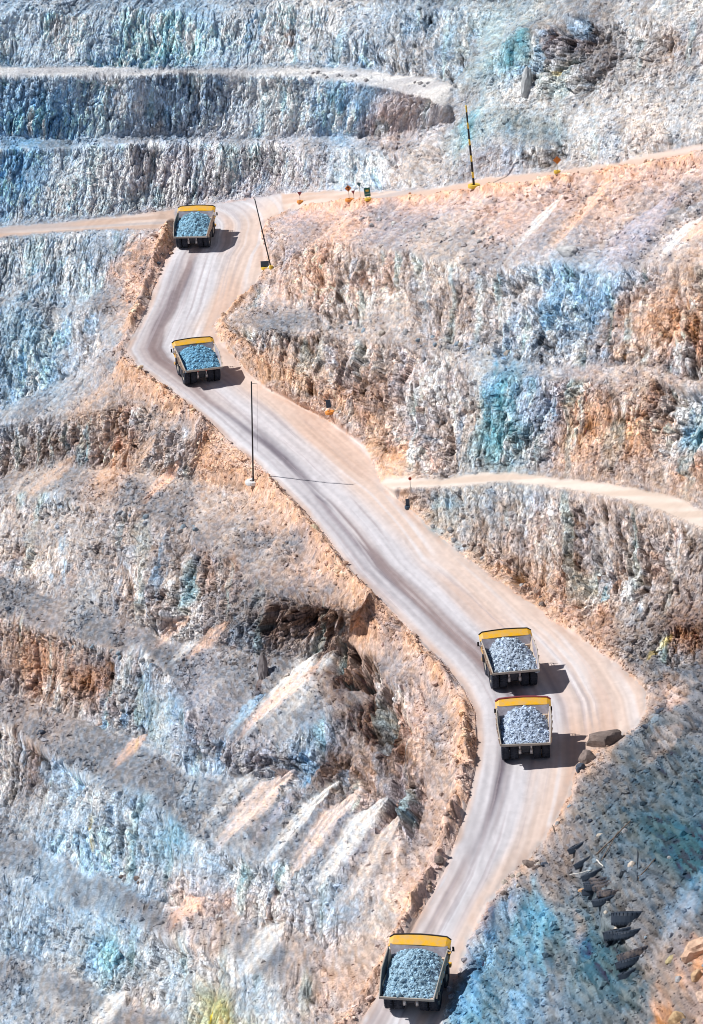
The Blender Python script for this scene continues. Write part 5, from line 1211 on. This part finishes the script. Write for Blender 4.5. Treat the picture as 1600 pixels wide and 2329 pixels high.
for a in [
 ((39,515.6,8.5), 2.5, BR, 'large dark brown boulder mound at the right edge of the road near the truck pair', (1.25, 1.0, .8)),
 ((35.7,508.4,8.5), 1.7, BR, 'dark broken rock just below the large brown boulder', (1, 1, .8)),
 ((34.4,506.6,8), 1.2, DK, 'small dark rock on the road edge under the brown boulders', (1, .9, .8)),
 ((44.9,650.8,56.7), 1.9, (.60, .60, .60), 'large pale grey boulder lying on the scree left of the blue rock face', (1.25, 1, .75)),
 ((-64,633.4,-30.6), 1.0, DK, 'lone blue-black boulder on the lower left berm', (1.1, .9, .7)),
 ((42.5,741.1,69.8), 2.6, (.52, .54, .55), 'tall leaning grey slab on the white slope in the upper right', (.6, .5, 1.4)),
 ((-73.4,681.6,-20.8), .7, DK, 'small dark boulder at the left edge of the berm', (1, 1, .8)),
 ((-18,601,-8.3), 2.2, (.27, .24, .24), 'long dark standing rock at the foot of the blackened cliff', (.5, .5, 1.5)),
 ((10.6,489.1,2), .9, BR, 'brown rock at the outer berm above the nearest truck', (1, 1, .7)),
 ((34.4,403.3,18.8), 1.9, OR, 'orange weathered boulder, left one near the lower right corner', (.9, .8, 1.0)),
 ((35.6,404.6,19.7), 1.5, (.60, .42, .24), 'pale orange boulder on top of the left orange one', (.9, .8, .9)),
 ((33.4,398.8,18.9), 1.3, (.62, .36, .10), 'rusty orange boulder at the bottom of the orange outcrop', (1, .8, 1.0)),
 ((35.7,395.5,22.7), 1.1, (.34, .24, .16), 'brown boulder leaning on the orange outcrop from the right', (.7, .7, 1.0)),
 ((40.6,396.9,28.6), 2.0, (.68, .46, .33), 'large pinkish orange boulder at the right edge of the picture', (1.2, 1, .8)),
 ((40.9,394.8,27.5), 1.4, (.64, .40, .20), 'orange boulder under the large pinkish one at the right edge', (.9, .9, 1.0)),
 ((39,402.1,24.7), 1.0, (.60, .40, .24), 'small orange boulder left of the large pinkish one', (.9, .9, .9)),
 ((39,394.6,25.8), 1.2, (.66, .48, .38), 'pale pink boulder among the corner rocks', (1.1, .9, .6)),
 ((37.3,426.9,17.2), .8, (.50, .42, .24), 'flat tan slab lying right of the tyre wall foot', (1.3, .8, .45)),
 ((36.8,458,14.3), .8, (.72, .62, .52), 'cream stone in the debris above the packed tyres', (1.2, .8, .6)),
 ((30.3,443.9,14), .7, OR, 'small orange rock left of the largest tyre', (1.4, .8, .5)),
 ((24.4,476.5,4.9), 1.0, BR, 'brown angular rock on the spoil edge left of the tyre wall', (1.4, .8, .6)),
 ((48.7,528.9,9), .9, DK, 'dark stone, upper one of the row along the spoil edge', (1.1, .8, .6)),
 ((47.5,525.1,9), 1.0, BL, 'bluish stone in the row along the spoil edge', (1.2, .8, .6)),
 ((46,523,8.5), .8, DK, 'dark stone, lower one of the row along the spoil edge', (1.1, .8, .6)),
]: boulder(a[0], a[1], a[2], a[3], sc=a[4])
# loose boulders on the berms and along the road edges, alike but for their berm
def scatter(name, pa, pb, n_, spread, smin, smax, cols):
    ends = ('left end', 'right end') if abs(pa[0]-pb[0]) > 12 else ('one end', 'other end')
    if abs(pa[0]-pb[0]) <= 12: ends = ('near end', 'far end') if pa[1] < pb[1] else ('far end', 'near end')
    elif pa[0] > pb[0]: ends = ends[::-1]
    a = Vector(pa); b = Vector(pb)
    for k in range(n_):
        f_ = random.random(); p = a.lerp(b, f_); p = p+Vector((random.uniform(-1, 1)*spread, 0, random.uniform(-.35, .35)*spread*.6))
        cl = random.choice(cols); sz_ = random.uniform(smin, smax)
        word = 'white' if min(cl) > .6 else 'bluish' if cl[2] > cl[0]*1.12 else 'blackish' if max(cl) < .2 else 'tan' if cl[0] > 1.18*cl[2] and cl[0] > .4 else 'brown' if cl[0] > 1.18*cl[2] else 'grey'
        q_ = (sz_-smin)/(smax-smin); size_w = ('tiny', 'small', 'middling', 'big', 'biggest')[min(4, int(q_*5))]
        at_w = ends[0] if f_ < .25 else 'before the middle' if f_ < .5 else 'past the middle' if f_ < .75 else ends[1]
        boulder(tuple(p), sz_, cl, '%s %s boulder %s, %s' % (size_w, word, name, at_w), 'boulders '+name)
scatter('above the far left cliffs', (-63.2,704,-4.6), (-32.8,652.7,3.6), 16, 3.0, .4, .85, [GY_, BL, (.34, .36, .40)])
scatter('on the grey berm at middle left', (-59,649.7,-18.1), (-37.5,625.1,-14), 12, 3.0, .35, .7, [GY_, BL, BR])
scatter('on the berm below the blue rock face', (-1.5,702.5,31.4), (33.6,632.9,40.9), 22, 3.0, .45, .95, [GY_, (.50, .44, .38), BL])
scatter('on the scree under the cross road', (3.7,763.6,39.8), (30,684.6,51.1), 20, 4.0, .4, .8, [GY_, (.46, .42, .42), WH])
scatter('on the light bench track at the top', (-4.6,820.3,64), (25.6,778.9,66), 14, 2.5, .4, .8, [GY_, (.40, .38, .38)])
scatter('over the lowest left cliffs', (-47.1,567.3,-32.3), (-21.1,514.5,-19.8), 14, 2.5, .35, .7, [GY_, WH, BR])
scatter('at the cliff foot right of the haul road', (16.3,610.9,15.9), (39.5,563.2,10.4), 20, 1.2, .3, .7, [(.50, .40, .34), BR, GY_])
scatter('on the broad grey spoil slope', (34,497,8.4), (37.7,404.6,22), 26, 7.0, .3, .6, [GY_, BL, (.60, .54, .46), DK])
scatter('at the spoil edge below the haul road', (18.6,473.1,2.8), (27.6,476.8,6.4), 12, 1.5, .4, .8, [BR, (.50, .44, .38), DK])
scatter('on the dirt ridge left of the road', (16.3,519.1,8), (8.1,471.9,4), 14, .7, .3, .6, [BR, (.50, .36, .28)])
scatter('on the dirt ridge beside the upper road', (-39.4,788.8,30), (-46.6,740.3,24), 12, 1.0, .3, .65, [BR, DK, (.46, .30, .22)])
bpy.context.view_layer.update()
